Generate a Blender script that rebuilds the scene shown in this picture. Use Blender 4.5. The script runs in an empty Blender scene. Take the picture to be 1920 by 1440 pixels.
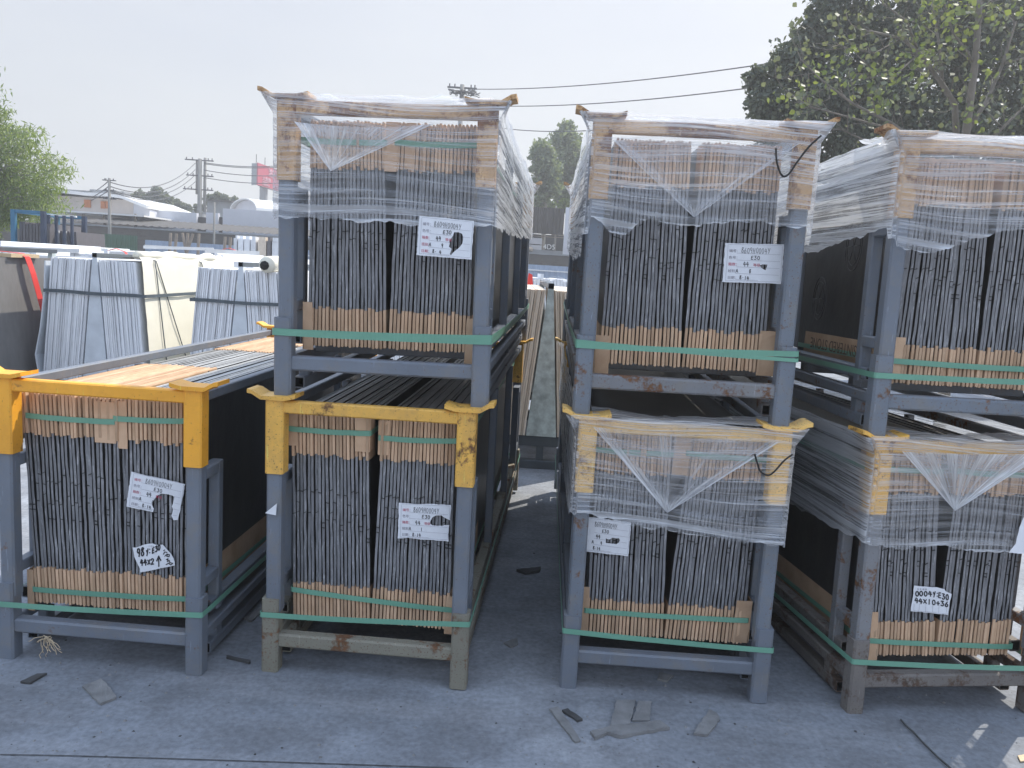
import bpy, math, random
import numpy as np
from mathutils import Vector, Matrix, Euler, noise
from mathutils.geometry import tessellate_polygon
random.seed(7); np.random.seed(7)
rad = math.radians
scene = bpy.context.scene
COL = scene.collection

# ------------------------------------------------------------------ camera
F_PX, PITCH, ROLL, EYE = 1521.3, 0.1375, 0.0637, 1.62
cam_d = bpy.data.cameras.new('camera')
cam = bpy.data.objects.new('camera', cam_d); COL.objects.link(cam)
_fwd = Vector((0, math.cos(PITCH), -math.sin(PITCH)))
_up = Vector((0, math.sin(PITCH), math.cos(PITCH)))
_rt = Vector((1, 0, 0))
_rt2 = _rt * math.cos(ROLL) + _up * math.sin(ROLL)
_up2 = _up * math.cos(ROLL) - _rt * math.sin(ROLL)
_m = Matrix((_rt2, _up2, -_fwd)).transposed().to_4x4()
_m.translation = (0, 0, EYE)
cam.matrix_world = _m
cam_d.sensor_width = 36.0
cam_d.lens = F_PX / 1920 * 36.0
cam_d.clip_start = 0.05
cam_d.clip_end = 2000
scene.camera = cam

# ------------------------------------------------------------------ light
SUN_AZ, SUN_EL = rad(42), rad(52)      # azimuth from +Y towards +X
world = bpy.data.worlds.new('World'); scene.world = world
world.use_nodes = True
wn = world.node_tree; wn.nodes.clear()
sky = wn.nodes.new('ShaderNodeTexSky'); sky.sky_type = 'NISHITA'
sky.sun_disc = False
sky.sun_elevation = SUN_EL; sky.sun_rotation = SUN_AZ
sky.air_density = 1.0; sky.dust_density = 3.0; sky.ozone_density = 1.0
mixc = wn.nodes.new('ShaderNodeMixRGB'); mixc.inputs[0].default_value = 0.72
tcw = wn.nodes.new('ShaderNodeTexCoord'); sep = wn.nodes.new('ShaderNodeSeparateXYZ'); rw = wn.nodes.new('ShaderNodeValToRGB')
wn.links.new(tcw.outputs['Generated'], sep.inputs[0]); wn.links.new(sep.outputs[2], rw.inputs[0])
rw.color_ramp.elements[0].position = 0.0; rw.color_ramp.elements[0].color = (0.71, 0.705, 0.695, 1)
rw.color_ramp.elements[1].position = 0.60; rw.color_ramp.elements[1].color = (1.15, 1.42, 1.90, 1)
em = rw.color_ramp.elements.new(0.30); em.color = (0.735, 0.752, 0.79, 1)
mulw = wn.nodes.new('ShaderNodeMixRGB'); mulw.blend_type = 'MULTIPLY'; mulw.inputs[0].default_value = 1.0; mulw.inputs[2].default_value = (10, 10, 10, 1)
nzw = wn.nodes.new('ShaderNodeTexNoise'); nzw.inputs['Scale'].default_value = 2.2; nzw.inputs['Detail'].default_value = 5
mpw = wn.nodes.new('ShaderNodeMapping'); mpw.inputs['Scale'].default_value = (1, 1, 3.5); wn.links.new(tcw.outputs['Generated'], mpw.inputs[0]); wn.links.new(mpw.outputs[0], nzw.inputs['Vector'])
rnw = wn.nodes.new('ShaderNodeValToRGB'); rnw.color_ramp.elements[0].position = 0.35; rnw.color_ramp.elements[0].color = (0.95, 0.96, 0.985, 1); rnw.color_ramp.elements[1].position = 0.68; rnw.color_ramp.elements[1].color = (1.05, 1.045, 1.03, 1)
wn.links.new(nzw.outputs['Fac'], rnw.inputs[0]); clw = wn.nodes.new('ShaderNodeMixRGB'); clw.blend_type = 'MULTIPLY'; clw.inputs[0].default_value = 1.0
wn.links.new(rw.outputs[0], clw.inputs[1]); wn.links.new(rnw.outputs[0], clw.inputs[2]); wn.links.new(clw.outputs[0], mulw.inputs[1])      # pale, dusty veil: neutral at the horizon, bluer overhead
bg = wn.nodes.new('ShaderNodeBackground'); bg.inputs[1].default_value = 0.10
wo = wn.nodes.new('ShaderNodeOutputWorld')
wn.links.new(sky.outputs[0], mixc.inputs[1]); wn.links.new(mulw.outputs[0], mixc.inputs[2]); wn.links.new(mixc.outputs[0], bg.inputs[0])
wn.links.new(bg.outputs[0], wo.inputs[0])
sun_d = bpy.data.lights.new('sun', 'SUN'); sun_d.energy = 4.8; sun_d.angle = rad(0.55)
sun_d.color = (1.0, 0.93, 0.82)
sun = bpy.data.objects.new('sun', sun_d); COL.objects.link(sun)
_to_sun = Vector((math.sin(SUN_AZ) * math.cos(SUN_EL), math.cos(SUN_AZ) * math.cos(SUN_EL), math.sin(SUN_EL)))
sun.rotation_euler = _to_sun.to_track_quat('Z', 'Y').to_euler()
sun.location = _to_sun * 40
vs = scene.view_settings
scene.display_settings.display_device = 'sRGB'
vs.view_transform = 'Standard'; vs.look = 'None'; vs.exposure = 0.26; vs.gamma = 1.0
vs.use_curve_mapping = False
scene.render.engine = 'CYCLES'
scene.cycles.transparent_max_bounces = 16
scene.cycles.max_bounces = 7

# ------------------------------------------------------------------ photo pixel -> place
def ray(u, v):
    u -= 960; v -= 720
    a = u * math.cos(ROLL) + v * math.sin(ROLL); b = -u * math.sin(ROLL) + v * math.cos(ROLL)
    return _fwd * F_PX + _rt * a - _up * b
def at(u, v, Y):
    d = ray(u, v); return Vector((0, 0, EYE)) + d * (Y / d.y)
def gr(u, v, z=0.0):
    d = ray(u, v); return Vector((0, 0, EYE)) + d * ((z - EYE) / d.z)

# ------------------------------------------------------------------ materials
def nmat(name):
    m = bpy.data.materials.new(name); m.use_nodes = True
    nt = m.node_tree
    return m, nt, nt.nodes['Principled BSDF'], nt.nodes['Material Output']
def N(nt, t, **kw):
    n = nt.nodes.new(t)
    for k, v in kw.items(): setattr(n, k, v)
    return n
def coords(nt, scale=(1, 1, 1), kind='Object'):
    tc = N(nt, 'ShaderNodeTexCoord'); mp = N(nt, 'ShaderNodeMapping')
    mp.inputs['Scale'].default_value = scale
    nt.links.new(tc.outputs[kind], mp.inputs[0]); return mp.outputs[0]
def tnoise(nt, vec, scale, detail=4, rough=0.55):
    n = N(nt, 'ShaderNodeTexNoise'); n.inputs['Scale'].default_value = scale
    n.inputs['Detail'].default_value = detail; n.inputs['Roughness'].default_value = rough
    nt.links.new(vec, n.inputs['Vector']); return n.outputs['Fac']
def ramp(nt, fac, stops):
    r = N(nt, 'ShaderNodeValToRGB'); e = r.color_ramp.elements
    while len(e) > 1: e.remove(e[-1])
    for i, (p, c) in enumerate(stops):
        if i == 0: el = e[0]; el.position = p
        else: el = e.new(p)
        el.color = (c[0], c[1], c[2], 1) if hasattr(c, '__len__') else (c, c, c, 1)
    nt.links.new(fac, r.inputs[0]); return r.outputs[0]
def mix(nt, fac, a, b, mode='MIX'):
    n = N(nt, 'ShaderNodeMixRGB', blend_type=mode)
    for i, x in ((0, fac), (1, a), (2, b)):
        if isinstance(x, (int, float)): n.inputs[i].default_value = x
        elif isinstance(x, tuple): n.inputs[i].default_value = (*x[:3], 1)
        else: nt.links.new(x, n.inputs[i])
    return n.outputs[0]
def math_(nt, op, a, b=0.0, clamp=False):
    n = N(nt, 'ShaderNodeMath', operation=op); n.use_clamp = clamp
    for i, x in ((0, a), (1, b)):
        if isinstance(x, (int, float)): n.inputs[i].default_value = x
        else: nt.links.new(x, n.inputs[i])
    return n.outputs[0]
def bump(nt, h, strength, dist=0.01):
    b = N(nt, 'ShaderNodeBump'); b.inputs['Strength'].default_value = strength
    b.inputs['Distance'].default_value = dist
    nt.links.new(h, b.inputs['Height']); return b.outputs[0]
def seeded(nt, vec):
    oi = N(nt, 'ShaderNodeObjectInfo'); s = math_(nt, 'MULTIPLY', oi.outputs['Random'], 37.0)
    c = N(nt, 'ShaderNodeCombineXYZ'); nt.links.new(s, c.inputs[0]); nt.links.new(s, c.inputs[1])
    a = N(nt, 'ShaderNodeVectorMath', operation='ADD')
    nt.links.new(vec, a.inputs[0]); nt.links.new(c.outputs[0], a.inputs[1]); return a.outputs[0]

def plain(name, col, rough=0.6, var=0.15, scale=6, metal=0.0, bmp=0.0, spec=0.5, stretch=(1, 1, 1)):
    m, nt, p, o = nmat(name)
    v = seeded(nt, coords(nt, stretch))
    f = tnoise(nt, v, scale, 6, 0.6)
    c = ramp(nt, f, [(0.25, tuple(x * (1 - var) for x in col)), (0.75, tuple(min(1, x * (1 + var)) for x in col))])
    nt.links.new(c, p.inputs['Base Color'])
    p.inputs['Roughness'].default_value = rough; p.inputs['Metallic'].default_value = metal
    p.inputs['Specular IOR Level'].default_value = spec
    if bmp: nt.links.new(bump(nt, tnoise(nt, v, scale * 6, 4), bmp, 0.004), p.inputs['Normal'])
    return m

def paint(name, col, rust=0.5, rustcol=(0.115, 0.055, 0.026), speck=0.5, rough=0.5, dirt=(0.22, 0.20, 0.17)):
    """Painted steel: rust = share eaten (0..1), with fine specks and a film of dirt."""
    m, nt, p, o = nmat(name)
    v = seeded(nt, coords(nt))
    big = tnoise(nt, v, 7, 8, 0.68)
    fine = tnoise(nt, v, 55, 5, 0.6)
    speckf = tnoise(nt, v, 160, 3, 0.5)
    t = 0.80 - rust * 0.40
    mask = ramp(nt, math_(nt, 'ADD', math_(nt, 'MULTIPLY', big, 0.72), math_(nt, 'MULTIPLY', fine, 0.28)), [(t - 0.04, 0.0), (t + 0.025, 1.0)])
    sm = ramp(nt, speckf, [(0.715 - 0.09 * speck, 0.0), (0.745 - 0.09 * speck, 1.0)])
    tone = ramp(nt, tnoise(nt, v, 3.1, 5), [(0.3, tuple(x * 0.86 for x in col)), (0.7, tuple(min(1, x * 1.12) for x in col))])
    dv = mix(nt, ramp(nt, tnoise(nt, v, 11, 6, 0.7), [(0.48, 0.0), (0.72, 0.55)]), tone, dirt)
    rc = ramp(nt, fine, [(0.3, tuple(x * 0.5 for x in rustcol)), (0.7, tuple(x * 1.7 for x in rustcol))])
    c = mix(nt, mask, dv, rc)
    c = mix(nt, math_(nt, 'MULTIPLY', sm, 0.8), c, rc)
    vsc = seeded(nt, coords(nt, (30, 30, 2.5))); scr = ramp(nt, tnoise(nt, vsc, 3, 4, .6), [(0.66, 0.0), (0.70, 0.45)])
    c = mix(nt, scr, c, tuple(min(.85, x * 1.7 + .05) for x in col))
    nt.links.new(c, p.inputs['Base Color'])
    r = ramp(nt, mask, [(0.0, rough), (1.0, 0.9)]); nt.links.new(r, p.inputs['Roughness'])
    hh = math_(nt, 'ADD', math_(nt, 'MULTIPLY', mask, -0.6), math_(nt, 'MULTIPLY', fine, 0.5))
    nt.links.new(bump(nt, hh, 0.35, 0.004), p.inputs['Normal'])
    return m

M = {}
M['grey'] = paint('grey_paint', (0.155, 0.177, 0.213), 0.36, speck=0.25)
M['grey_speck'] = paint('grey_paint_speckled', (0.155, 0.180, 0.216), 0.46, speck=0.75)
M['grey_worn'] = paint('grey_paint_worn', (0.19, 0.196, 0.21), 0.58, speck=0.8)
M['olive_rust'] = paint('rusted_olive_paint', (0.225, 0.215, 0.17), 0.60, speck=1.0, rough=0.75)
M['brown_rust'] = paint('brown_rust', (0.165, 0.150, 0.140), 0.60, rustcol=(0.075, 0.048, 0.034), speck=0.8, rough=0.8)
M['orange'] = paint('orange_paint', (0.86, 0.40, 0.035), 0.40, speck=0.40, rough=0.42, dirt=(0.62, 0.26, 0.03))
M['yellow'] = paint('chipped_yellow_paint', (0.80, 0.45, 0.085), 0.57, speck=0.8, dirt=(0.44, 0.26, 0.09))
M['yellow_pale'] = paint('pale_yellow_paint', (0.84, 0.52, 0.15), 0.50, speck=0.9, dirt=(0.5, 0.33, 0.14))
M['yellow_rust'] = paint('rusty_yellow_paint', (0.56, 0.35, 0.17), 0.66, speck=1.0, rustcol=(0.16, 0.07, 0.03), dirt=(0.34, 0.21, 0.12))
M['hollow'] = plain('tube_inside', (0.02, 0.02, 0.02), 0.9)
M['strap'] = plain('green_strap', (0.15, 0.345, 0.25), 0.38, 0.12, 3)
M['strap_grey'] = plain('grey_strap', (0.075, 0.095, 0.11), 0.45)
M['strap_red'] = plain('red_strap', (0.72, 0.055, 0.045), 0.5, 0.08)
M['black'] = plain('black_cord', (0.012, 0.012, 0.012), 0.6)
M['paper'] = plain('white_paper', (0.74, 0.76, 0.80), 0.8, 0.05, 30)
M['ink'] = plain('black_ink', (0.012, 0.012, 0.018), 0.7)
M['ink_red'] = plain('red_print', (0.45, 0.04, 0.09), 0.8)
M['ink_grey'] = plain('grey_print', (0.22, 0.2, 0.24), 0.8)
M['rule'] = plain('grey_rule', (0.34, 0.34, 0.38), 0.8)
M['kraft_ink'] = plain('kraft_print', (0.14, 0.09, 0.055), 0.8)

def kraft_mat():
    m, nt, p, o = nmat('kraft_board')
    v = seeded(nt, coords(nt))
    oi = N(nt, 'ShaderNodeObjectInfo')
    f = tnoise(nt, v, 9, 5)
    c = ramp(nt, f, [(0.3, (0.48, 0.315, 0.200)), (0.7, (0.63, 0.440, 0.295))])
    hs = N(nt, 'ShaderNodeHueSaturation')
    nt.links.new(c, hs.inputs['Color'])
    nt.links.new(math_(nt, 'ADD', math_(nt, 'MULTIPLY', oi.outputs['Random'], 0.4), 0.80), hs.inputs['Value'])
    nt.links.new(hs.outputs[0], p.inputs['Base Color'])
    p.inputs['Roughness'].default_value = 0.85; p.inputs['Specular IOR Level'].default_value = 0.2
    vz = coords(nt, (40, 2, 5)); nt.links.new(bump(nt, tnoise(nt, vz, 4, 3), 0.3, 0.004), p.inputs['Normal'])
    return m
M['kraft'] = kraft_mat()

def slab_mats():
    m, nt, p, o = nmat('slab_face')        # dark sheet under clear film
    v = coords(nt, (1, 1, 1))
    c = ramp(nt, tnoise(nt, v, 3, 5), [(0.3, (0.020, 0.020, 0.021)), (0.75, (0.042, 0.041, 0.039))])
    nt.links.new(c, p.inputs['Base Color']); p.inputs['Roughness'].default_value = 0.36
    nt.links.new(bump(nt, tnoise(nt, v, 9, 3), 0.25, 0.01), p.inputs['Normal'])
    a = m
    m, nt, p, o = nmat('slab_edge')        # edges in crinkled clear film
    v = seeded(nt, coords(nt, (1, 1, 1)))
    vs_ = seeded(nt, coords(nt, (60, 5, 7)))
    oi = N(nt, 'ShaderNodeObjectInfo')
    base = ramp(nt, tnoise(nt, v, 14, 4), [(0.3, (0.165, 0.168, 0.180)), (0.7, (0.265, 0.268, 0.282))])
    base = mix(nt, math_(nt, 'MULTIPLY', oi.outputs['Random'], 0.45), base, (0.12, 0.122, 0.132))
    wisp = ramp(nt, tnoise(nt, vs_, 2.2, 6, 0.75), [(0.56, 0.0), (0.64, 0.8)])
    c = mix(nt, wisp, base, (0.48, 0.49, 0.51))  # pale wisps: specular flecks of the film painted into the base colour
    nt.links.new(c, p.inputs['Base Color'])
    p.inputs['Roughness'].default_value = 0.34
    nt.links.new(bump(nt, tnoise(nt, vs_, 3.0, 5), 0.55, 0.004), p.inputs['Normal'])
    b = m
    return a, b
M['slab_face'], M['slab_edge'] = slab_mats()
M['slab_top'] = plain('slab_top_sheen', (0.40, 0.40, 0.39), .4, .25, 5, stretch=(1, 1, 1))  # top faces paler than the edges: film sheen put into the colour
M['tick'] = plain('film_fold', (0.012, 0.012, 0.014), 0.5)

def film_mat(name, base, gain, tint=(0.86, 0.88, 0.91), transl=0.5):
    m, nt, p, o = nmat(name); nt.nodes.remove(p)
    uv = N(nt, 'ShaderNodeUVMap'); uv.uv_map = 'UVMap'
    def st(su, sv, sc, det=4, ro=0.6):
        mp = N(nt, 'ShaderNodeMapping'); mp.inputs['Scale'].default_value = (su, sv, 1)
        nt.links.new(uv.outputs[0], mp.inputs[0])
        return tnoise(nt, mp.outputs[0], sc, det, ro)
    s1 = ramp(nt, st(0.8, 34, 1.0, 5, 0.7), [(0.46, 0.0), (0.58, 1.0)])
    s2 = ramp(nt, st(1.6, 110, 1.0, 3, 0.6), [(0.51, 0.0), (0.62, 1.0)])
    s3 = ramp(nt, st(4, 5, 1.0, 5, 0.65), [(0.35, 0.0), (0.75, 1.0)])
    at_ = N(nt, 'ShaderNodeAttribute'); at_.attribute_name = 'dens'
    a = math_(nt, 'ADD', math_(nt, 'MULTIPLY', s1, 0.40 * gain), math_(nt, 'MULTIPLY', s2, 0.34 * gain))
    a = math_(nt, 'ADD', a, math_(nt, 'MULTIPLY', s3, 0.16 * gain))
    a = math_(nt, 'ADD', a, base)
    a = math_(nt, 'MULTIPLY', a, at_.outputs['Fac'], True)
    a = math_(nt, 'MINIMUM', a, 0.93)
    df = N(nt, 'ShaderNodeBsdfDiffuse'); df.inputs[0].default_value = (*tint, 1)
    tr = N(nt, 'ShaderNodeBsdfTranslucent'); tr.inputs[0].default_value = (*tint, 1)
    gl = N(nt, 'ShaderNodeBsdfGlossy'); gl.inputs[0].default_value = (0.9, 0.92, 0.95, 1); gl.inputs['Roughness'].default_value = 0.17
    tp = N(nt, 'ShaderNodeBsdfTransparent')
    hb = bump(nt, math_(nt, 'ADD', s1, s2), 0.5, 0.006)
    for n in (df, tr, gl): nt.links.new(hb, n.inputs['Normal'])
    m1 = N(nt, 'ShaderNodeMixShader'); m1.inputs[0].default_value = transl
    nt.links.new(df.outputs[0], m1.inputs[1]); nt.links.new(tr.outputs[0], m1.inputs[2])
    m2 = N(nt, 'ShaderNodeMixShader'); m2.inputs[0].default_value = 0.30
    nt.links.new(m1.outputs[0], m2.inputs[1]); nt.links.new(gl.outputs[0], m2.inputs[2])
    m3 = N(nt, 'ShaderNodeMixShader'); nt.links.new(a, m3.inputs[0])
    nt.links.new(tp.outputs[0], m3.inputs[1]); nt.links.new(m2.outputs[0], m3.inputs[2])
    nt.links.new(m3.outputs[0], o.inputs[0])
    return m
M['film'] = film_mat('stretch_film', 0.11, 1.08)
M['film_top'] = film_mat('stretch_film_bunched', 0.34, 1.0)

def ground_mat():
    m, nt, p, o = nmat('yard_concrete')
    v = coords(nt)
    a = tnoise(nt, v, 0.55, 8, 0.62); b = tnoise(nt, v, 3.2, 8, 0.68); c = tnoise(nt, v, 45, 4, 0.6)
    g = ramp(nt, a, [(0.28, (0.150, 0.165, 0.188)), (0.50, (0.240, 0.260, 0.290)), (0.70, (0.375, 0.392, 0.418))])
    st = ramp(nt, b, [(0.40, 1.0), (0.62, 0.0)])
    g = mix(nt, math_(nt, 'MULTIPLY', st, 0.55), g, (0.120, 0.122, 0.128))
    vst = coords(nt, (0.5, 3.5, 1)); sw = ramp(nt, tnoise(nt, vst, 1.6, 6, 0.6), [(0.48, 0.0), (0.70, 0.6)])
    g = mix(nt, sw, g, (0.27, 0.28, 0.30))
    gv = ramp(nt, c, [(0.3, 0.78), (0.7, 1.18)])
    g = mix(nt, 1.0, g, gv, 'MULTIPLY')
    grit = ramp(nt, tnoise(nt, v, 120, 2, 0.5), [(0.70, 0.0), (0.76, 0.7)])
    g = mix(nt, grit, g, (0.10, 0.10, 0.10))
    nt.links.new(g, p.inputs['Base Color']); p.inputs['Roughness'].default_value = 0.8
    p.inputs['Specular IOR Level'].default_value = 0.3
    h = math_(nt, 'ADD', math_(nt, 'MULTIPLY', b, 0.6), math_(nt, 'MULTIPLY', c, 0.25))
    nt.links.new(bump(nt, h, 0.35, 0.012), p.inputs['Normal'])
    return m
M['ground'] = ground_mat()
M['scrap'] = plain('dusty_cardboard', (0.205, 0.205, 0.205), 0.9, 0.3, 14, bmp=0.6)
M['scrap_dark'] = plain('dark_scrap', (0.06, 0.06, 0.06), 0.9, 0.3, 14)
M['twine'] = plain('raffia', (0.50, 0.40, 0.27), 0.8)

# ------------------------------------------------------------------ mesh builder
class MB:
    def __init__(s): s.v = []; s.f = []; s.m = []
    def add(s, vs, fs, mi=0):
        o = len(s.v); s.v += [tuple(v) for v in vs]
        s.f += [tuple(i + o for i in f) for f in fs]; s.m += [mi] * len(fs); return s
    def box(s, x0, x1, y0, y1, z0, z1, mi=0):
        v = [(x, y, z) for z in (z0, z1) for y in (y0, y1) for x in (x0, x1)]
        return s.add(v, [(0, 2, 3, 1), (4, 5, 7, 6), (0, 1, 5, 4), (2, 6, 7, 3), (0, 4, 6, 2), (1, 3, 7, 5)], mi)
    def prism(s, poly, y0, y1, axis='y', mi=0, caps=True):
        n = len(poly)
        def P(a, b, t): return {'x': (t, a, b), 'y': (a, t, b), 'z': (a, b, t)}[axis]
        v = [P(a, b, y0) for a, b in poly] + [P(a, b, y1) for a, b in poly]
        f = [(i, (i + 1) % n, n + (i + 1) % n, n + i) for i in range(n)]
        if caps: f += [tuple(range(n))[::-1], tuple(range(n, 2 * n))]
        return s.add(v, f, mi)
    def bar(s, x0, x1, y0, y1, z0, z1, axis='z', c=0.006, mi=0, hollow=False, wall=0.005, dark=1):
        """Square tube with rounded corners along an axis; hollow tubes get open ends."""
        r = {'x': (y0, y1, z0, z1, x0, x1), 'y': (x0, x1, z0, z1, y0, y1), 'z': (x0, x1, y0, y1, z0, z1)}[axis]
        a0, a1, b0, b1, t0, t1 = r
        def oc(k):
            cc = max(c - k, 0.001)
            A0, A1, B0, B1 = a0 + k, a1 - k, b0 + k, b1 - k
            return [(A0 + cc, B0), (A1 - cc, B0), (A1, B0 + cc), (A1, B1 - cc), (A1 - cc, B1), (A0 + cc, B1), (A0, B1 - cc), (A0, B0 + cc)]
        if not hollow: return s.prism(oc(0), t0, t1, axis, mi)
        s.prism(oc(0), t0, t1, axis, mi, False)
        def P(a, b, t): return {'x': (t, a, b), 'y': (a, t, b), 'z': (a, b, t)}[axis]
        o_, i_ = oc(0), oc(wall)
        for t, d in ((t0, 0.06), (t1, -0.06)):
            vv = [P(*q, t) for q in o_] + [P(*q, t) for q in i_] + [P(*q, t + d) for q in i_]
            s.add(vv, [(i, (i + 1) % 8, 8 + (i + 1) % 8, 8 + i) for i in range(8)], mi)
            s.add(vv, [(8 + i, 8 + (i + 1) % 8, 16 + (i + 1) % 8, 16 + i) for i in range(8)] + [tuple(range(16, 24))], dark)
        return s
    def tube(s, pts, radii, n=6, mi=0, cap=True):
        pts = [Vector(p) for p in pts]; rings = []
        if not hasattr(radii, '__len__'): radii = [radii] * len(pts)
        for i, p in enumerate(pts):
            d = (pts[min(i + 1, len(pts) - 1)] - pts[max(i - 1, 0)])
            d = d.normalized() if d.length > 1e-9 else Vector((0, 0, 1))
            a = d.cross(Vector((0.13, 0.31, 0.94)))
            if a.length < 1e-3: a = d.cross(Vector((1, 0, 0)))
            a.normalize(); b = d.cross(a)
            rings.append([p + (a * math.cos(2 * math.pi * k / n) + b * math.sin(2 * math.pi * k / n)) * radii[i] for k in range(n)])
        v = [q for r in rings for q in r]; f = []
        for i in range(len(pts) - 1):
            for k in range(n):
                f.append((i * n + k, i * n + (k + 1) % n, (i + 1) * n + (k + 1) % n, (i + 1) * n + k))
        if cap: f += [tuple(range(n))[::-1], tuple(range((len(pts) - 1) * n, len(pts) * n))]
        return s.add(v, f, mi)
    def ribbon(s, pts, up, half, th, out=None, closed=False, mi=0):
        """Flat band along pts: half-width along up, thickness th to the left of travel."""
        pts = [Vector(p) for p in pts]; n = len(pts); v = []
        up = Vector(up)
        for i, p in enumerate(pts):
            a = pts[(i - 1) % n] if closed or i else p; b = pts[(i + 1) % n] if closed or i < n - 1 else p
            d = (b - a).normalized(); nn = d.cross(up)
            nn = nn.normalized() * th if nn.length > 1e-6 else Vector((0, th, 0))
            v += [p - up * half, p + up * half, p + up * half + nn, p - up * half + nn]
        f = []
        for i in range(n if closed else n - 1):
            j = (i + 1) % n
            for k in range(4): f.append((i * 4 + k, i * 4 + (k + 1) % 4, j * 4 + (k + 1) % 4, j * 4 + k))
        if not closed: f += [(3, 2, 1, 0), tuple(n * 4 - 4 + k for k in range(4))]
        return s.add(v, f, mi)
    def mesh(s, name, mats, smooth=False):
        me = bpy.data.meshes.new(name); me.from_pydata(s.v, [], s.f)
        for m in (mats if isinstance(mats, (list, tuple)) else [mats]): me.materials.append(m)
        if any(s.m): me.polygons.foreach_set('material_index', s.m)
        if smooth: me.polygons.foreach_set('use_smooth', [True] * len(me.polygons))
        me.validate(); me.update(); return me
    def build(s, name, mats, parent=None, smooth=False):
        return link(name, s.mesh(name, mats, smooth), parent)
def link(name, me, parent=None):
    o = bpy.data.objects.new(name, me); COL.objects.link(o)
    if parent is not None: o.parent = parent
    return o
def tag(o, label, cat, group=None, kind=None):
    if label: o['label'] = label
    if cat: o['category'] = cat
    if group: o['group'] = group
    if kind: o['kind'] = kind
    return o
def struct(o): o['kind'] = 'structure'; return o
def empty(name, mat=None, loc=None):
    o = bpy.data.objects.new(name, None); COL.objects.link(o); o.empty_display_size = 0.1
    if mat is not None: o.matrix_world = mat
    if loc is not None: o.location = loc
    return o
def fast_mesh(name, V, Fq, mats, mi=None, uv=None, dens=None, smooth=True):
    V = np.asarray(V, dtype=np.float32); Fq = np.asarray(Fq, dtype=np.int32)
    me = bpy.data.meshes.new(name); n, k = Fq.shape
    me.vertices.add(len(V)); me.vertices.foreach_set('co', V.ravel())
    me.loops.add(n * k); me.loops.foreach_set('vertex_index', Fq.ravel())
    me.polygons.add(n); me.polygons.foreach_set('loop_start', np.arange(0, n * k, k, dtype=np.int32))
    for m in (mats if isinstance(mats, (list, tuple)) else [mats]): me.materials.append(m)
    if mi is not None: me.polygons.foreach_set('material_index', np.asarray(mi, dtype=np.int32))
    me.polygons.foreach_set('use_smooth', np.full(n, smooth, dtype=bool))
    if uv is not None:
        l = me.uv_layers.new(name='UVMap'); l.data.foreach_set('uv', np.asarray(uv, dtype=np.float32)[Fq.ravel()].ravel())
    if dens is not None:
        a = me.attributes.new('dens', 'FLOAT', 'POINT'); a.data.foreach_set('value', np.asarray(dens, dtype=np.float32))
    me.update(); me.validate(); return me

# ------------------------------------------------------------------ ground
gm = MB(); S = 160
gm.add([(-S, -30, 0), (S, -30, 0), (S, 260, 0), (-S, 260, 0)], [(0, 1, 2, 3)])
g = gm.build('ground', M['ground']); struct(g)

# ------------------------------------------------------------------ racks
W, H, L = 0.799, 1.091, 2.925
POSE = {
'A': (-1.5321, 2.9626, -0.0496, -0.0038, -0.0008), 'B': (-0.5092, 2.985, -0.0665, -0.0124, 0.0067),
'C': (0.6725, 3.017, -0.0339, -0.009, 0.0134), 'D': (1.7891, 3.0176, 0.1126, -0.0179, -0.0093),
'Bt': (0.031, 0.031, 0.0084, -0.0067, 0.0005), 'Ct': (-0.0205, 0.0191, -0.0042, 0.0001, 0.0022),
'Dt': (-0.0256, -0.0342, -0.1152, 0.0089, -0.0046)}
def pose(p, z): return Matrix.Translation((p[0], p[1], z)) @ Euler((p[4], p[3], p[2]), 'XYZ').to_matrix().to_4x4()
MX = {}
for k in 'ABCD': MX[k] = pose(POSE[k], 0)
MX['A'] = MX['A'] @ Matrix.Diagonal((1, 1, 1.018, 1))
for k in ('Bt', 'Ct', 'Dt'): MX[k] = MX[k[0]] @ pose(POSE[k], H + 0.008)
DESC = {'A': 'unstacked rack with bright orange frame', 'B': 'unwrapped lower rack left of the aisle',
 'Bt': 'wrapped upper rack left of the aisle', 'C': 'wrapped lower rack right of the aisle',
 'Ct': 'wrapped upper rack right of the aisle', 'D': 'lower rack cut by right picture edge',
 'Dt': 'upper rack cut by right picture edge'}
RLABEL = {
 'A': 'grey steel slab rack with clean bright orange top frame, nothing stacked on it',
 'B': 'unwrapped lower steel rack with chipped yellow frame and rusty olive feet, left of the aisle',
 'Bt': 'film-wrapped upper steel rack with rusty brown-yellow top frame, left of the aisle',
 'C': 'film-wrapped lower steel rack with pale yellow posts, right of the aisle',
 'Ct': 'film-wrapped upper steel rack with rusty front crossbar, right of the aisle',
 'D': 'lower steel rack with brown rusted feet and crossbar, cut by right picture edge',
 'Dt': 'film-wrapped upper steel rack with grey posts, cut by right picture edge'}
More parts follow.
